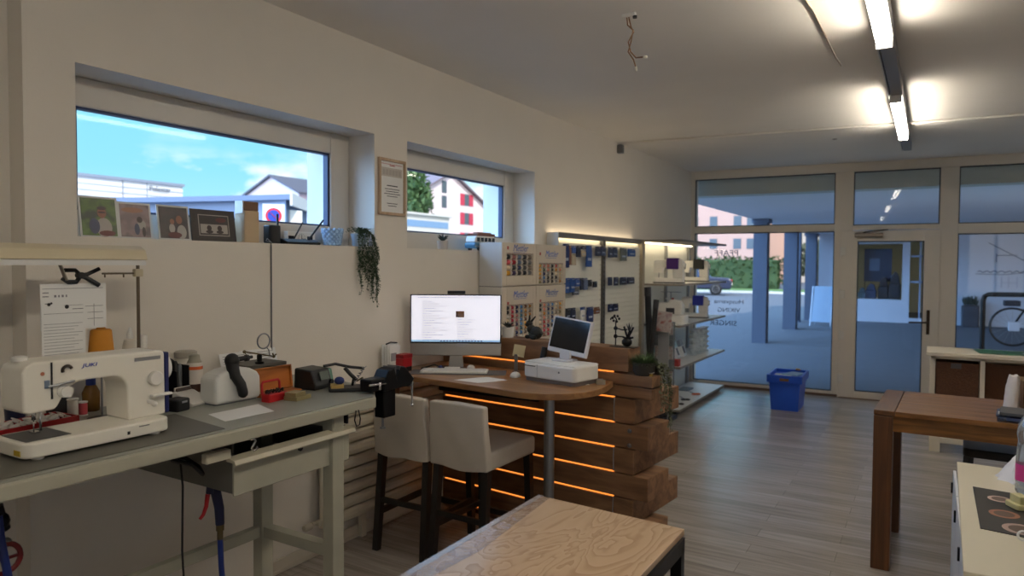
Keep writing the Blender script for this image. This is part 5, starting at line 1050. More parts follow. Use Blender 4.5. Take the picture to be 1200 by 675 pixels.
# black stool under the table
t = T('black_stool', 'black wooden stool pushed under the dark brown table', 'stool', (3.35, 4.98, 0), -.04)
bs = mat('stool_black', (24, 22, 24), .4)
MB().prism(rbox(.44, .42, .04), .60, .65).obj('seat', bs, t, bevel=.008)
for sx in (-.19, .19):
    for sy in (-.18, .18): MB().bar((sx*1.1, sy*1.1, 0), (sx, sy, .6), .034, .034).obj('leg', bs, t)
for sx in (-.2, .2): MB().bar((sx, -.18, .33), (sx, .18, .27), .02, .035).obj('stretcher', bs, t)
MB().bar((-.2, .19, .2), (.2, .19, .2), .02, .03).obj('footrest', bs, t)
# white cabinet in the foreground
t = T('white_cabinet', 'white cabinet with a cream top at the lower right corner', 'cabinet', (3.5, 3.25, 0))
MB().prism([(3.045, 2.57), (4.2, 2.57), (4.2, 3.94), (3.068, 4.012)], .728, .75).wobj('top', mat('top_cream', (214, 206, 184), .35), t, bevel=.003)
cb = mat('cabinet_pure_white', (222, 224, 228), .35)
MB().prism([(3.062, 2.60), (4.18, 2.60), (4.18, 3.92), (3.082, 3.98)], .05, .728).wobj('body', cb, t)
MB().prism([(3.10, 2.64), (4.1, 2.64), (4.1, 3.88), (3.12, 3.9)], 0, .05).wobj('plinth', blackm, t)
for y0, y1 in ((2.61, 3.05), (3.06, 3.50), (3.51, 3.95)):
    d = MB().box(3.052, 3.064, y0, y1, .06, .72); o = d.wobj('door', cb, t, bevel=.002)
    MB().box(3.044, 3.052, y1-.045, y1-.03, .62, .67).wobj('handle', blackm, o, bevel=.002)
t = T('placemat', 'black placemat printed with plates and cups on the white cabinet', 'placemat', (3.3, 3.3, .7505))
MB().prism([(3.114, 3.58), (3.50, 3.53), (3.49, 2.96), (3.112, 3.019)], .7505, .753).wobj('mat', mat('placemat_black', (30, 28, 28), .5, noise=.3, nscale=40), t)
pp = mat('printed_plate', (176, 150, 140), .5); pi = mat('printed_plate_inner', (92, 70, 60), .5)
for x, y, r in ((3.20, 3.44, .042), (3.20, 3.24, .05), (3.24, 3.08, .06), (3.33, 3.40, .05), (3.36, 3.18, .06)):
    MB().lathe([(r, .753), (r, .7536)], (x, y, 0), 20).wobj('printed_plate', pp if y != 3.24 else mat('printed_copper', (150, 92, 62), .4), t); MB().lathe([(r*.68, .7536), (r*.68, .754)], (x, y, 0), 20).wobj('printed_food', pi, t)
t = T('bottle', 'clear plastic water bottle with a pink label at the right edge', 'bottle', (3.305, 3.60, .7505))
MB().lathe([(.036, 0), (.042, .01), (.042, .03), (.039, .04), (.042, .05), (.042, .13), (.040, .18), (.036, .22), (.042, .25), (.036, .29), (.018, .33), (.014, .345)], n=24).obj('body', mat('pet_plastic', (206, 216, 226), .08, trans=.85), t)
MB().lathe([(.0428, .055), (.0428, .125)], n=24).obj('label', mat('label_pink', (214, 70, 140), .4), t); MB().lathe([(.016, .34), (.016, .36), (.012, .362)], n=16).obj('cap', white, t)
t = T('plastic_bag', 'slumped white plastic bag beside the water bottle', 'bag', (3.33, 3.80, .7505))
b = MB(); rnd = random.Random(11); rings = []
for j in range(9):
    v = j/8; ring = []
    for i in range(18):
        a = 2*PI*i/18; r = (.105*(1-v)**.7+.012)*(1+.13*math.sin(i*2.7+j)+.06*rnd.uniform(-1, 1)); ring.append(b.bm.verts.new((r*math.cos(a)+.03*v, r*.8*math.sin(a), max(.17*v+.01*rnd.uniform(-1, 1)*(j > 0), 0))))
    rings.append(ring)
for p, q in zip(rings, rings[1:]):
    for i in range(18): b._f([p[i], p[(i+1) % 18], q[(i+1) % 18], q[i]], True)
b._f(rings[0][::-1]); b._f(rings[-1]); b.obj('bag', mat('bag_film', (224, 224, 228), .35), t); MB().tube([(.03, -.02, .15), (.02, -.03, .2), (.04, .0, .215), (.05, .03, .19), (.035, .02, .15)], .006, 6).obj('handle_loop', mat('bag_film', 0), t)
t = T('presser_foot_set', 'cream and dark gadget lying on the black placemat', 'gadget', (3.285, 3.37, .7545), .5)
MB().prism(rbox(.13, .08, .012), 0, .02).obj('base', mat('gadget_cream', (206, 198, 146), .4), t, bevel=.003); MB().box(-.05, -.01, -.03, .03, .02, .05).box(.02, .055, -.025, .025, .02, .042).obj('upper', mat('gadget_cream', 0), t, bevel=.003); MB().box(-.03, .03, -.032, -.029, .034, .052).obj('slot', black, t); MB().ball((.03, 0, .07), .022).obj('knob', mat('gadget_dark', (60, 54, 48), .5), t)
t = T('cup', 'small white cup at the right edge near the placemat corner', 'cup', (3.275, 2.925, .7505)); MB().lathe([(.025, 0), (.032, .01), (.04, .05), (.037, .05), (.03, .012), (.01, .008)], n=22).obj('cup', white, t); MB().tube(arc((-.045, 0, .03), .016, 60, 300, 10), .004, 6, cap=False).obj('handle', white, t)
# plywood table in the foreground
def ply():
    m = bpy.data.materials.new('plywood'); m.use_nodes = True; nt = m.node_tree; b = nt.nodes['Principled BSDF']
    tc = nt.nodes.new('ShaderNodeTexCoord'); mp = nt.nodes.new('ShaderNodeMapping'); mp.inputs['Scale'].default_value = (3.0, 1.15, 1); nt.links.new(tc.outputs['Object'], mp.inputs[0])
    n = nt.nodes.new('ShaderNodeTexNoise'); n.inputs['Scale'].default_value = 1.5; n.inputs['Detail'].default_value = 3.2; n.inputs['Distortion'].default_value = .9; nt.links.new(mp.outputs[0], n.inputs['Vector'])
    k = nt.nodes.new('ShaderNodeMath'); k.operation = 'MULTIPLY'; k.inputs[1].default_value = 13; nt.links.new(n.outputs['Fac'], k.inputs[0])
    f = nt.nodes.new('ShaderNodeMath'); f.operation = 'FRACT'; nt.links.new(k.outputs[0], f.inputs[0])
    r = nt.nodes.new('ShaderNodeValToRGB'); r.color_ramp.elements[0].color = (*lin((214, 184, 150)), 1); r.color_ramp.elements[1].color = (*lin((190, 152, 114)), 1); r.color_ramp.elements[1].position = .92
    e = r.color_ramp.elements.new(.6); e.color = (*lin((208, 176, 140)), 1); nt.links.new(f.outputs[0], r.inputs[0])
    nt.links.new(r.outputs[0], b.inputs['Base Color']); b.inputs['Roughness'].default_value = .3; b.inputs['Coat Weight'].default_value = .5; b.inputs['Coat Roughness'].default_value = .12
    n2 = nt.nodes.new('ShaderNodeTexNoise'); n2.inputs['Scale'].default_value = 7; nt.links.new(tc.outputs['Object'], n2.inputs['Vector'])
    bp = nt.nodes.new('ShaderNodeBump'); bp.inputs['Strength'].default_value = .12; bp.inputs['Distance'].default_value = .02; nt.links.new(n2.outputs['Fac'], bp.inputs['Height']); nt.links.new(bp.outputs[0], b.inputs['Coat Normal'])
    return m
t = T('plywood_table', 'low plywood-topped table with a black steel frame in the foreground', 'table', (1.88, 1.7, 0))
MB().prism([(1.571, .9), (2.194, .9), (2.197, 2.446), (1.571, 2.490)], .728, .75).wobj('table_top', ply(), t, bevel=.002)
MB().prism([(1.572, .9), (1.595, .9), (1.595, 2.489), (1.572, 2.491)], .7485, .7512).wobj('edge_tape', mat('edge_film', (206, 196, 190), .15, coat=.5), t)
MB().box(1.60, 1.64, .93, 2.42, .685, .727).box(2.165, 2.205, .93, 2.425, .675, .727).box(1.64, 2.165, 2.385, 2.425, .685, .727).box(1.64, 2.165, .93, .97, .685, .727).wobj('frame', blackm, t)
for x, y in ((1.60, 2.38), (2.165, 2.385), (1.60, .93), (2.165, .93)): MB().box(x, x+.04, y, y+.04, 0, .70).wobj('leg', blackm, t, bevel=.002)
def film():
    m = glass('clear_film', (250, 250, 252)); nt = m.node_tree; tc = nt.nodes.new('ShaderNodeTexCoord'); n = nt.nodes.new('ShaderNodeTexNoise'); n.inputs['Scale'].default_value = 16; n.inputs['Detail'].default_value = 3
    nt.links.new(tc.outputs['Object'], n.inputs['Vector']); bp = nt.nodes.new('ShaderNodeBump'); bp.inputs['Strength'].default_value = .5; bp.inputs['Distance'].default_value = .02; nt.links.new(n.outputs['Fac'], bp.inputs['Height'])
    g = [x for x in nt.nodes if x.type == 'BSDF_GLOSSY'][0]; nt.links.new(bp.outputs[0], g.inputs['Normal']); g.inputs['Roughness'].default_value = .08
    [x for x in nt.nodes if x.type == 'MATH' and x.operation == 'MULTIPLY_ADD'][0].inputs[2].default_value = .05
    return m
MB().prism([(1.569, .9), (1.66, .9), (1.64, 1.4), (1.68, 1.9), (1.63, 2.487), (1.569, 2.492)], .7516, .7522).wobj('clear_film', film(), t)
# white sideboard with woven baskets under the window
t = T('sideboard', 'white open sideboard with woven drawers by the glazed wall', 'sideboard', (3.7, 7.7, 0))
sb = mat('sideboard_cream', (222, 212, 192), .45)
MB().box(2.925, 4.85, 7.38, 7.92, .892, .925).wobj('top', sb, t, bevel=.004)
for x in (2.955, 3.339, 3.72, 4.10, 4.48): MB().box(x, x+.042 if x == 2.955 else x+.036, 7.44, 7.88, .44, .892).wobj('divider', sb, t)
MB().box(2.955, 4.52, 7.44, 7.88, .42, .455).wobj('bottom_shelf', sb, t); MB().box(2.955, 4.52, 7.86, 7.88, .455, .892).wobj('back_panel', mat('sideboard_back', (190, 180, 160), .5), t); MB().box(2.97, 4.5, 7.44, 7.87, .862, .892).wobj('top_rail', sb, t)
for x in (2.965, 4.42):
    for y in (7.445, 7.79): MB().box(x, x+.085, y, y+.085, 0, .42).wobj('leg', sb, t, bevel=.003)
MB().box(3.05, 4.42, 7.46, 7.52, .085, .135).wobj('foot_rail', sb, t, bevel=.003)
wick = mat('wicker', (92, 58, 36), .8, noise=.35, nscale=70, bump=.8, bscale=110)
for i, (x0, d) in enumerate(((3.0, 0), (3.378, .10), (3.76, .02), (4.14, .02))):
    o = T('woven_basket', ('brown woven basket drawer at the left end of the sideboard', 'brown woven basket set back in the second sideboard cell', 'brown woven basket in the third sideboard cell', 'brown woven basket at the right end of the sideboard')[i], 'basket', (x0+.168, 7.65+d/2, .456), 0, 'woven baskets in the sideboard')
    b = MB(); w_ = .164
    for q in ((-w_, w_, -.195+d/2, -.18+d/2), (-w_, w_, .17, .185), (-w_, -w_+.014, -.18+d/2, .17), (w_-.014, w_, -.18+d/2, .17)): b.box(*q, 0, .375)
    b.box(-w_, w_, -.19+d/2, .18, 0, .015); b.obj('body', wick, o)
    MB().box(-w_-.001, w_+.001, -.2+d/2, -.193+d/2, .35, .378).obj('rim', wick, o)
    if i == 0: MB().box(-.05, .03, -.203, -.196, .325, .37).obj('handle_tag', mat('tag_grey', (96, 92, 92), .4, .4), o)
solo(MB().prism([(3.30, 7.86), (4.6, 7.84), (4.6, 7.52), (3.335, 7.50)], .925, .929), 'cutting_mat', mat('mat_green', (28, 92, 58), .5), 'green cutting mat on top of the sideboard', 'mat', (3.9, 7.7, .925))
solo(MB().prism([(3.66, 7.66), (4.1, 7.68), (4.12, 7.56), (3.70, 7.54)], .9295, .932), 'paper_sheet', paper, 'white paper lying on the green mat of the sideboard', 'paper', (3.9, 7.6, .9295))
# ---------------------------------------------------------------- ceiling things
t = T('fluorescent_light', 'long ceiling light with bare glowing fluorescent tubes', 'ceiling light', (2.69, 4.0, HC))
lg = mat('fixture_grey', (150, 150, 150), .45, .2)
MB().box(2.66, 2.735, -1.2, 8.62, 2.945, HC-.002).wobj('housing', lg, t, bevel=.004)
tubm = mat('tube_glow', (255, 244, 226), .4, emit=34.)
for y0, y1 in ((-.75, 1.02), (2.60, 4.33), (5.83, 7.55)):
    for x in (2.668, 2.712): MB().tube([(x, y0, 2.91), (x, y1, 2.91)], .013, 12).wobj('tube', tubm, t)
    for y in (y0-.03, y1+.005): MB().box(2.65, 2.73, y, y+.025, 2.893, 2.946).wobj('lamp_holder', white, t)
MB().prism([(2.644, 2.945), (2.651, 2.945), (2.663, 2.985), (2.66, 2.99)], -1.2, 8.62, axis='y').wobj('rim', mat('rim_light', (190, 190, 188), .4, .4), t)
t = T('ceiling_wires', 'two bare brown wires with connectors hanging from the ceiling', 'wires', (1.537, 3.505, HC))
MB().box(-.035, .04, -.012, .012, -.02, 0).obj('terminal_block', white, t, bevel=.003); MB().lathe([(.012, -.03), (.012, -.018)], (.035, 0, 0), 10).obj('connector', black, t)
wm = mat('wire_brown', (132, 96, 66), .5)
MB().tube([(.0, 0, -.015), (.01, .01, -.07), (.03, .0, -.10), (.0, .0, -.15), (.01, .01, -.20), (.04, .01, -.235), (.09, .0, -.24)], .004, 6).obj('wire', wm, t); MB().tube([(-.01, 0, -.015), (-.005, 0, -.06), (.03, -.01, -.095), (.02, -.01, -.15), (.0, 0, -.20), (.03, 0, -.245), (.045, 0, -.29)], .004, 6).obj('wire', wm, t)
MB().tube([(.085, 0, -.24), (.105, 0, -.243)], .007, 6).tube([(.045, 0, -.285), (.047, 0, -.31)], .006, 6).obj('wire_tip', cream, t)
ST(MB().tube([(.03, 7.11, HC-.012), (XR, 7.74, HC-.012)], .011, 8).obj('trim_3', ceilm))
t = T('wall_bracket', 'small grey pipe bracket at the wall under the ceiling', 'bracket', (.03, 7.1, HC-.1)); MB().box(-.03, .03, -.03, .03, -.02, .07).obj('plate', grey, t, bevel=.003); MB().lathe([(.02, .04), (.02, .075)], (0, 0, 0), 10).obj('clamp', steel, t)
tag(MB().tube([(2.36, 2.9, HC-.006), (2.375, 3.8, HC-.006), (2.385, 3.9, HC-.007), (2.392, 4.9, HC-.006), (2.40, 5.1, HC-.004)], .005, 6).obj('ceiling_cable', mat('cable_ivory', (170, 158, 140), .5)), 'thin pale cable running along the ceiling beside the light', 'cable')
tag(MB().lathe([(.02, -.004), (.025, 0)], (2.05, 8.0, HC), 14).obj('blank_cover', mat('cap_taupe', (130, 120, 112), .6)), 'small round cap on the ceiling near the glazed wall', 'cap')
# ---------------------------------------------------------------- outdoors: canopy side
asph = mat('asphalt', (88, 92, 100), .85, noise=.08, nscale=3, bump=.2, bscale=80)
ST(MB().box(-90, -.46, -30, 130, -.25, -.05).box(-.46, 60, 10.6, 130, -.25, -.05).obj('ground', asph))
conc = mat('painted_concrete', (232, 236, 242), .8)
ST(MB().box(-.55, 16, 10.62, 25.2, 2.76, 3.1).obj('canopy', conc))
ST(MB().box(-.45, 6.8, 10.3, 10.6, 2.72, 3.2).obj('canopy_lintel', mat('lintel_grey', (196, 202, 198), .7)))
ST(MB().box(-.6, 6.9, -3.4, 10.6, 3.25, 3.45).obj('roof', mat('roof_felt', (90, 90, 92), .9)))
colm = mat('column_paint', (64, 72, 88), .7)
for i, (y, w) in enumerate(((16.5, .30), (20.5, .34), (24.3, .32))):
    t = T('canopy_column', ('nearest', 'middle', 'farthest')[i]+' square blue-grey column carrying the outdoor canopy', 'column', (-.36, y, -.05), 0, 'canopy columns')
    MB().box(-w/2, w/2, -w/2, w/2, 0, 2.81).obj('shaft', colm, t); MB().box(-w/2-.04, w/2+.04, -w/2-.04, w/2+.04, 2.72, 2.805).obj('capital', mat('column_dark', (70, 80, 98), .7), t)
t = T('drain_pipe', 'thin grey pipe beside the farthest canopy column', 'pipe', (-.55, 23.2, -.05)); MB().tube([(0, 0, 0), (0, 0, 2.8)], .06).obj('pipe', colm, t); MB().lathe([(.08, 0), (.08, .06)], n=12).obj('shoe', mat('column_dark', 0), t)
t = T('sign_board', 'pale blue folding sign board leaning under the canopy', 'sign board', (.24, 22.0, -.05), -.1)
M = Matrix.Rotation(-.28, 4, 'X'); MB().box(-.32, .28, -.01, .01, .12, 1.2, M).obj('board', mat('board_blue', (128, 150, 172), .4), t); MB().bar((-.30, 0, 0), (-.3, .3, 1.15), .03, .03).bar((.26, 0, 0), (.26, .3, 1.15), .03, .03).obj('frame', mat('alu_frame', (150, 156, 166), .4, .6), t); MB().bar((-.3, .62, 0), (-.3, .33, 1.15), .03, .03).bar((.26, .62, 0), (.26, .33, 1.15), .03, .03).obj('back_leg', MATS['alu_frame'], t)
# opposite wing with a shop window
t = T('opposite_shop', 'white shop wing with a display window at the end of the canopy', 'building', (4.5, 25.2, -.05))
ww = mat('wing_white', (176, 186, 200), .8)
b = MB()
for q in ((-.2, .92, -.05, 2.76), (.92, 2.20, -.05, .66), (.92, 2.20, 2.42, 2.76), (2.20, 2.40, -.05, 2.76), (2.40, 2.95, 2.5, 2.76), (2.95, 16, -.05, 2.76), (2.40, 2.95, -.05, .1)): b.box(q[0], q[1], 24.8, 25.1, q[2], q[3])
b.wobj('facade', ww, t)
MB().box(-.2, 16, 25.1, 31, 2.76, 3.2).box(-.2, .0, 25.1, 31, -.05, 2.76).box(-.2, 16, 30.8, 31, -.05, 2.76).wobj('shell', mat('wing_inside', (206, 206, 184), .8), t)
MB().box(.92, 2.20, 24.9, 24.91, .66, 2.42).wobj('shop_pane', winglass, t)
MB().box(2.40, 2.95, 24.9, 24.91, .1, 2.5).wobj('side_pane', winglass, t); MB().box(2.66, 2.70, 24.86, 24.94, .1, 2.5).box(2.40, 2.95, 24.86, 24.94, 1.2, 1.26).box(2.40, 2.95, 24.86, 24.94, 2.0, 2.05).wobj('glazing_bar', mat('bar_blue', (130, 150, 180), .5), t)
MB().box(.9, 2.3, 25.2, 26.2, .60, .66).wobj('display_floor', white, t)
t = T('dark_poster', 'dark blue poster hanging in the opposite shop window', 'poster', (1.48, 25.6, .66)); MB().box(-.40, .40, 0, .03, .55, 1.62).obj('sheet', mat('poster_dark', (44, 56, 84), .5), t); MB().box(-.25, .05, -.004, 0, .9, 1.3).obj('poster_print', mat('poster_print', (90, 116, 150), .5), t); MB().box(-.38, -.36, .0, .03, 0, .55).box(.36, .38, .0, .03, 0, .55).obj('stand', blackm, t)
t = T('added_shop_light', 'bright ceiling lamp glowing inside the opposite shop window', 'lamp', (1.5, 26.6, 2.66)); MB().box(-.6, .6, -.3, .3, 0, .05).obj('housing', white, t); MB().box(-.56, .56, -.26, .26, -.02, 0).obj('diffuser', mat('added_shop_glow', (255, 250, 226), .4, emit=7.), t)  # added glowing panel that lifts the brightness inside the opposite shop
rnd = random.Random(2)
for i, (x, z, w_, h_, lab, c) in enumerate(((1.30, .661, .34, .5, 'dark blue display crate in the opposite shop window', (44, 60, 90)), (1.66, .661, .30, .72, 'tall black machine silhouette in the opposite shop window', (24, 28, 34)), (1.98, .661, .34, .9, 'dark figure-like display at the right of the shop window', (34, 34, 40)), (1.05, .661, .22, .36, 'light blue box at the left of the shop window', (110, 150, 180)))):
    o = T('window_display', lab, 'display', (x, 25.4, z)); m = mat('display_%d' % i, c, .6, noise=.3, nscale=8)
    MB().box(-w_/2, w_/2, -.15, .15, 0, h_*.55).obj('base', m, o, bevel=.02); MB().prism([(-w_*.4, h_*.55), (w_*.45, h_*.55), (w_*.3, h_*.9), (0, h_), (-w_*.3, h_*.8)], -.08, .08, axis='y').obj('upper', m, o, bevel=.02)
wl = mat('mural_ink', (72, 82, 108), .7)
t = T('line_mural', 'line drawing with a gable roof and script painted on the white wing wall', 'mural', (4.7, 24.79, .8))
MB().bar((4.40, 24.79, 2.42), (5.25, 24.79, 1.90), .012, .02).bar((4.62, 24.79, 2.05), (5.10, 24.79, 2.05), .02, .02).bar((4.6, 24.79, 2.1), (4.6, 24.79, 1.85), .02, .02).bar((5.25, 24.79, 1.9), (5.4, 24.79, 2.3), .015, .02).wobj('roof_lines', wl, t)
MB().tube([(4.15+.06*i, 24.79, 1.57+.035*math.sin(i*2.1)*(1 if i % 3 else 1.7)) for i in range(20)], .014, 5).tube([(4.1, 24.79, 1.5), (4.8, 24.79, 1.49), (5.4, 24.79, 1.56)], .01, 5).wobj('script_lines', wl, t)
MB().box(4.72, 4.75, 24.78, 24.80, 1.1, 1.42).box(4.9, 4.92, 24.78, 24.80, 1.1, 1.42).box(5.1, 5.12, 24.78, 24.80, 1.1, 1.42).box(4.72, 5.12, 24.78, 24.80, 1.24, 1.26).wobj('grid_lines', mat('mural_pale', (150, 160, 182), .7), t)
t = T('planter_box', 'dark planter box standing against the white wing wall', 'planter', (3.98, 24.45, -.05)); MB().prism(rbox(.42, .5, .03), 0, .62).obj('box', mat('planter_dark', (52, 56, 66), .7), t, bevel=.01)
f = MB(); [f.leaf((rnd.uniform(-.16, .16), rnd.uniform(-.18, .18), .62), (rnd.uniform(-.5, .5), rnd.uniform(-.5, .5), 1), rnd.uniform(.2, .34), .06) for i in range(60)]; f.obj('foliage', mat('planter_leaf', (52, 66, 62), .7), t)
t = T('bicycle_stand', 'black tubular steel bicycle stand behind the right glass panel', 'bicycle stand', (4.4, 16.0, -.05))
MB().tube([(-.58, 0, 0), (-.58, 0, 1.12), (-.555, 0, 1.20), (-.5, 0, 1.235), (.9, 0, 1.255), (.98, 0, 1.2), (1.0, 0, 1.12), (1.0, 0, 0)], .045, 10).obj('hoop', blackm, t); MB().lathe([(.09, 0), (.09, .015)], (-.58, 0, 0), 14).lathe([(.09, 0), (.09, .015)], (1.0, 0, 0), 14).obj('foot_plate', blackm, t)
t = T('bicycle', 'dark bicycle parked behind the black tubular stand', 'bicycle', (5.1, 18.8, -.05))
def wheel(x):
    w_ = MB().tube(arc((x, 0, .44), .41, 0, 360, 36), .025, 8, cap=False).obj('wheel', black, t)
    b = MB(); [b.bar((x, 0, .44), (x+.4*math.cos(i*PI/8), 0, .44+.4*math.sin(i*PI/8)), .005, .005) for i in range(16)]; b.lathe([(.03, -.04), (.03, .04)], (x, 0, .44), 10, Matrix.Rotation(PI/2, 4, 'X')); b.obj('spokes', steel, w_)
wheel(-.58); wheel(.58)
MB().tube([(-.58, 0, .44), (-.28, 0, .98), (.28, 0, .95), (.1, 0, .40), (-.24, 0, .9)], .022).tube([(.28, 0, .95), (.34, 0, .98)], .02).tube([(.1, 0, .4), (.58, 0, .44), (.26, 0, .9)], .016).obj('frame', blackm, t)
MB().tube([(-.28, 0, .98), (-.32, 0, 1.08), (-.32, -.25, 1.10)], .015).tube([(-.32, 0, 1.08), (-.32, .25, 1.1)], .015).obj('handlebar', blackm, t); MB().prism([(-.12, -.07), (.14, 0), (-.12, .07)], 1.0, 1.05).obj('saddle', black, t, bevel=.01).location = (.3, 0, 0)
MB().box(-.75, -.45, -.16, .16, .9, 1.02).obj('carrier_bag', mat('bag_dark', (50, 52, 60), .8), t, bevel=.02); MB().box(-.66, -.46, -.18, -.03, .36, .56).obj('pannier', mat('pannier_pale', (180, 190, 204), .6), t, bevel=.01)
# parking, car, hedge, houses beyond
t = T('parked_car', 'dark blue estate car parked outside behind the shop glass', 'car', (-9.4, 41.5, -.05), .25)
carb = mat('car_blue', (34, 42, 64), .3, coat=.3)
b = MB().prism([(-2.3, .35), (2.3, .35), (2.35, .8), (2.25, 1.0), (1.0, 1.08), (-2.2, 1.05), (-2.35, .7)], -.9, .9, axis='y'); b.obj('body', carb, t, bevel=.1)
MB().prism([(-2.1, 1.02), (1.25, 1.04), (.6, 1.58), (-1.7, 1.64), (-2.15, 1.4)], -.78, .78, axis='y').obj('cabin', mat('car_glass', (60, 76, 104), .1), t, bevel=.08); MB().prism([(-1.7, 1.6), (.58, 1.56), (.4, 1.66), (-1.6, 1.70)], -.7, .7, axis='y').obj('car_roof', mat('car_roof', (188, 200, 220), .2), t, bevel=.03)
for x in (-1.4, 1.45):
    for s in (-1, 1): w_ = MB().lathe([(.2, -.12), (.34, -.1), (.36, 0), (.34, .1), (.2, .12)], (x, s*.82, .36), 20, Matrix.Rotation(PI/2, 4, 'X')).obj('wheel', black, t); MB().lathe([(.22, 0), (.2, .02)], (x, s*.94, .36), 16, Matrix.Rotation(s*PI/2, 4, 'X')).obj('rim', steel, w_)
MB().box(2.28, 2.37, -.75, -.4, .78, .92).box(2.28, 2.37, .4, .75, .78, .92).obj('tail_light', red, t); MB().box(2.33, 2.39, -.26, .26, .6, .72).obj('number_plate', white, t)
gm = mat('lawn_green', (88, 116, 60), .9, noise=.2, nscale=2)
ST(MB().box(-30, 10, 46, 53, -.05, .02).obj('lawn', gm)); ST(MB().box(-30, 10, 45.7, 46, -.05, .08).obj('kerb', mat('kerb_pale', (210, 206, 196), .8)))
hm = mat('hedge_green', (64, 84, 50), .9, noise=.3, nscale=4)
def bush(name, lab, cat, loc, dims, n, m, size=.5, seed=1):
    t = T(name, lab, cat, loc); r = random.Random(seed); f = MB()
    for i in range(n):
        a, b_, c = r.uniform(-1, 1), r.uniform(-1, 1), r.uniform(0, 1)
        if cat != 'hedge':
            q = Vector((r.gauss(0, 1), r.gauss(0, 1), r.gauss(0, 1))).normalized()*r.random()**.4; a, b_, c = q.x, q.y, .58+.42*q.z
        f.leaf((a*dims[0]/2, b_*dims[1]/2, c*dims[2]), (r.uniform(-1, 1), r.uniform(-1, .3), r.uniform(-.3, 1)), size*r.uniform(.6, 1.2), size*.6)
    f.obj('foliage', m, t)
    if cat == 'hedge': MB().box(-dims[0]*.46, dims[0]*.46, -dims[1]*.4, dims[1]*.4, 0, dims[2]*.93).obj('core', m, t, bevel=.1)
    else: MB().tube([(0, 0, 0), (.1, 0, dims[2]*.5), (0, .1, dims[2]*.8)], .16, 8, r2=.06).obj('trunk', mat('bark', (84, 70, 58), .9), t)
    return t
bush('hedge', 'long green hedge behind the parked car', 'hedge', (-12, 53.5, 0), (12, 1.2, 2.3), 2600, hm, .35)
bush('shrub', 'brownish green shrub between canopy columns by the lawn', 'shrub', (-4.2, 56.5, 0), (4.2, 2, 3.6), 1600, mat('shrub_brown', (110, 108, 80), .9, noise=.3, nscale=4), .45, 4)
def house(name, lab, w, d, h, ridge, loc, rz, wm, rm, wins, shut=None, gable='x', roofless=False, win_w=.9, win_h=1.2):
    """gabled house; windows on the +x or -y face given as (face, u, z)"""
    t = T(name, lab, 'building', loc, rz)
    if gable == 'x':
        MB().prism([(-w/2, 0), (w/2, 0), (w/2, h), (0, ridge), (-w/2, h)], -d/2, d/2, axis='x').obj('walls', wm, t)
        for s in (-1, 1):
            MB().prism([(0, ridge), (s*(w/2+.5), h-.5*(ridge-h)/(w/2)), (s*(w/2+.5), h-.5*(ridge-h)/(w/2)+.22), (0, ridge+.24)], -d/2-.45, d/2+.45, axis='x').obj('roof', rm, t)
    else:
        MB().prism([(-w/2, 0), (w/2, 0), (w/2, h), (0, ridge), (-w/2, h)], -d/2, d/2, axis='y').obj('walls', wm, t)
        for s in (-1, 1): MB().prism([(0, ridge), (s*(w/2+.5), h-.5*(ridge-h)/(w/2)), (s*(w/2+.5), h-.5*(ridge-h)/(w/2)+.22), (0, ridge+.24)], -d/2-.45, d/2+.45, axis='y').obj('roof', rm, t)
    pane = mat('far_window', (84, 96, 104), .6)
    for f, u, z in wins:
        if f == 'x':
            o = MB().box(d/2-.02, d/2+.03, u-win_w/2, u+win_w/2, z, z+win_h).obj('window', pane, t)
            if shut: MB().box(d/2, d/2+.05, u-win_w*1.35, u-win_w/2, z, z+win_h).obj('shutter', shut, o); MB().box(d/2, d/2+.05, u+win_w/2, u+win_w*1.35, z, z+win_h).obj('shutter', shut, o)
        else:
            o = MB().box(u-win_w/2, u+win_w/2, -d/2-.03, -d/2+.02, z, z+win_h).obj('window', pane, t)
            if shut: MB().box(u-win_w*1.2, u-win_w/2, -d/2-.05, -d/2, z, z+win_h).obj('shutter', shut, o); MB().box(u+win_w/2, u+win_w*1.2, -d/2-.05, -d/2, z, z+win_h).obj('shutter', shut, o)
    return t
pink = mat('stucco_pink', (196, 158, 142), .85); roofm = mat('roof_tile', (128, 112, 108), .85, noise=.15, nscale=3); whm = mat('stucco_white', (206, 206, 204), .85)
house('apartment_house', 'pink apartment house beyond the hedge, seen over the car', 22, 12, 9, 12, (-21, 72, -.05), 0, pink, roofm, [('y', u, z) for z in (3.3, 5.4, 7.6) for u in (4.6, 6.4, 8.6, 9.8)], None, gable='y', win_w=.7, win_h=.95)
house('white_house', 'white house in the background between the canopy columns', 9, 8, 5, 7.5, (-8.5, 84, -.05), 0, whm, roofm, [('y', -2, 1), ('y', 1, 1), ('y', -2, 3.2), ('y', 1, 3.2)], None, gable='y')
bush('tree', 'bare brownish tree in front of the white house', 'tree', (-3.8, 66, -.05), (5, 4, 5.5), 900, mat('twig_brown', (150, 140, 116), .9, noise=.3, nscale=3), .6, 9)
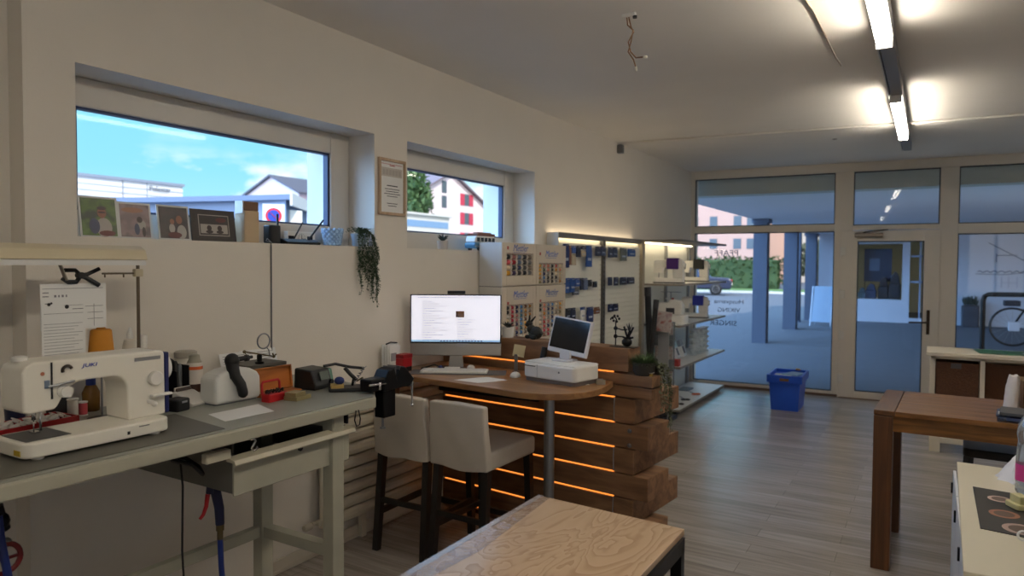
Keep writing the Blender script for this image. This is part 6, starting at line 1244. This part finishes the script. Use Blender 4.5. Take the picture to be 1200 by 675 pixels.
# ---------------------------------------------------------------- outdoors: side windows
t = T('showroom_building', 'long white corrugated showroom building seen through the first window', 'building', (-45, 2, -.05))
def corr():
    m = bpy.data.materials.new('corrugated_white'); m.use_nodes = True; nt = m.node_tree; b = nt.nodes['Principled BSDF']; b.inputs['Base Color'].default_value = (.78, .80, .84, 1); b.inputs['Roughness'].default_value = .5
    return m
MB().box(-60, -30, -20, 21.99, -.05, 5.55).wobj('shell', corr(), t)
b = MB(); z = .2
while z < 5.5: b.box(-30, -29.96, -20, 21.98, z, z+.10); z += .28
b.wobj('cladding_ribs', mat('rib_white', (214, 220, 232), .6), t)
MB().box(-60.1, -29.9, -20, 22.05, 5.55, 5.68).wobj('parapet', mat('parapet_grey', (140, 150, 170), .5), t); MB().box(-29.96, -29.93, 18.85, 18.9, 0, 5.55).box(-29.96, -29.93, 20.05, 20.08, 0, 5.55).wobj('panel_joint', mat('joint_grey', (150, 158, 170), .6), t)
wtext('lettering', 'Polestar', .34, mat('sign_grey', (96, 104, 118), .6), t, (-29.92, 20.72, 5.30), (0, 1, 0), (0, 0, 1), depth=.01)
t = T('garage_row', 'low blue-grey flat-roofed garage building outside the first window', 'building', (-16, 13, -.05))
MB().prism([(-12.515, 13.436), (-14.594, 16.123), (-28, 18), (-29.5, 12), (-25.9, 8.2), (-16.86, 12.348), (-14.03, 13.2)][::-1], -.05, 3.45).wobj('walls', mat('garage_blue', (122, 142, 172), .7), t)
MB().prism([(-12.3, 13.40), (-14.5, 16.3), (-28, 18.3), (-29.6, 12), (-25.9, 7.9), (-16.86, 12.1), (-14.0, 13.0)][::-1], 3.45, 3.60).wobj('roof_slab', mat('garage_roof', (108, 126, 156), .7), t)
MB().box(-12.9, -12.7, 13.75, 14.2, 2.0, 3.2).wobj('garage_window', white, t) 
MB().prism([(-12.28, 13.38), (-14.48, 16.3), (-14.40, 16.33), (-12.2, 13.40)][::-1], 3.28, 3.62).wobj('fascia', whm, t)
house('gabled_house', 'pale gabled house with a grey roof behind the garage', 9.8, 22, 10.4, 12.6, (-68.6, 71, -.05), .0, mat('stucco_pale_pink', (214, 196, 196), .85), mat('roof_slate', (84, 84, 94), .9), [('y', 0, 8.4)], None, gable='y')
t = T('no_parking_sign', 'round red and blue no-parking sign outside the first window', 'sign', (-4.0, 5.844, -.05), .75)
MB().tube([(0, .02, 0), (0, .02, 2.45)], .025).obj('pole', mat('pole_galvanised', (170, 176, 184), .4, .6), t)
M0 = Matrix.Translation((0, 0, 2.325)) @ Matrix.Rotation(PI/2, 4, 'X')
MB().box(-.13, .13, -.004, .012, 2.18, 2.47).obj('plate', mat('sign_pale', (206, 220, 236), .4), t)
MB().lathe([(.095, .004), (.095, .010)], (0, 0, 2.325), 28, Matrix.Rotation(PI/2, 4, 'X')).obj('red_ring', mat('sign_red', (206, 44, 60), .4), t)
MB().lathe([(.07, .010), (.07, .014)], (0, 0, 2.325), 28, Matrix.Rotation(PI/2, 4, 'X')).obj('blue_field', mat('sign_blue', (34, 66, 170), .4), t)
MB().bar((-.058, -.016, 2.383), (.058, -.016, 2.267), .024, .004).obj('slash', mat('sign_red', 0), t)
shr = mat('shutter_red', (196, 60, 84), .7)
house('pink_house', 'tall pink house with red shutters seen through the second window', 15, 16, 8.9, 12.3, (-53.3, 66.2, -.05), .0, mat('stucco_light_pink', (232, 216, 220), .85), mat('roof_rose', (120, 108, 116), .8), [('x', 3.35, 8.75), ('x', 3.35, 6.5), ('x', 3.35, 4.1), ('x', -1.2, 9.9), ('x', -1.2, 8.2), ('x', -1.2, 5.6)], None, gable='x', win_w=.95, win_h=1.4)
ph = bpy.data.objects['pink_house']
for ch in list(ph.children):
    if ch.name.startswith('window') and abs(ch.data.vertices[0].co.y-3.35) < 1:
        z = ch.data.vertices[0].co.z
        for s in (-1, 1): MB().box(8.0, 8.06, 3.35+s*.5+(0 if s > 0 else -.85), 3.35+s*.5+(.85 if s > 0 else 0), z, z+1.4).obj('shutter', shr, ch)
t = T('white_shed', 'low white building with a blue strip in front of the pink house', 'building', (-30, 42, -.05))
MB().box(-34, -30, 36, 45.1, -.05, 5.35).wobj('walls', whm, t); MB().box(-30.02, -29.97, 38.5, 44.9, 4.45, 4.95).wobj('window_strip', mat('strip_blue', (120, 156, 196), .3), t); MB().box(-34.2, -29.8, 35.8, 45.3, 5.35, 5.5).wobj('roof', whm, t)
bush('tree', 'green tree at the left edge of the second window view', 'tree', (-40, 51.2, 0), (6., 5, 11.5), 5200, mat('tree_green', (104, 136, 92), .9, noise=.3, nscale=3), .8, 12)
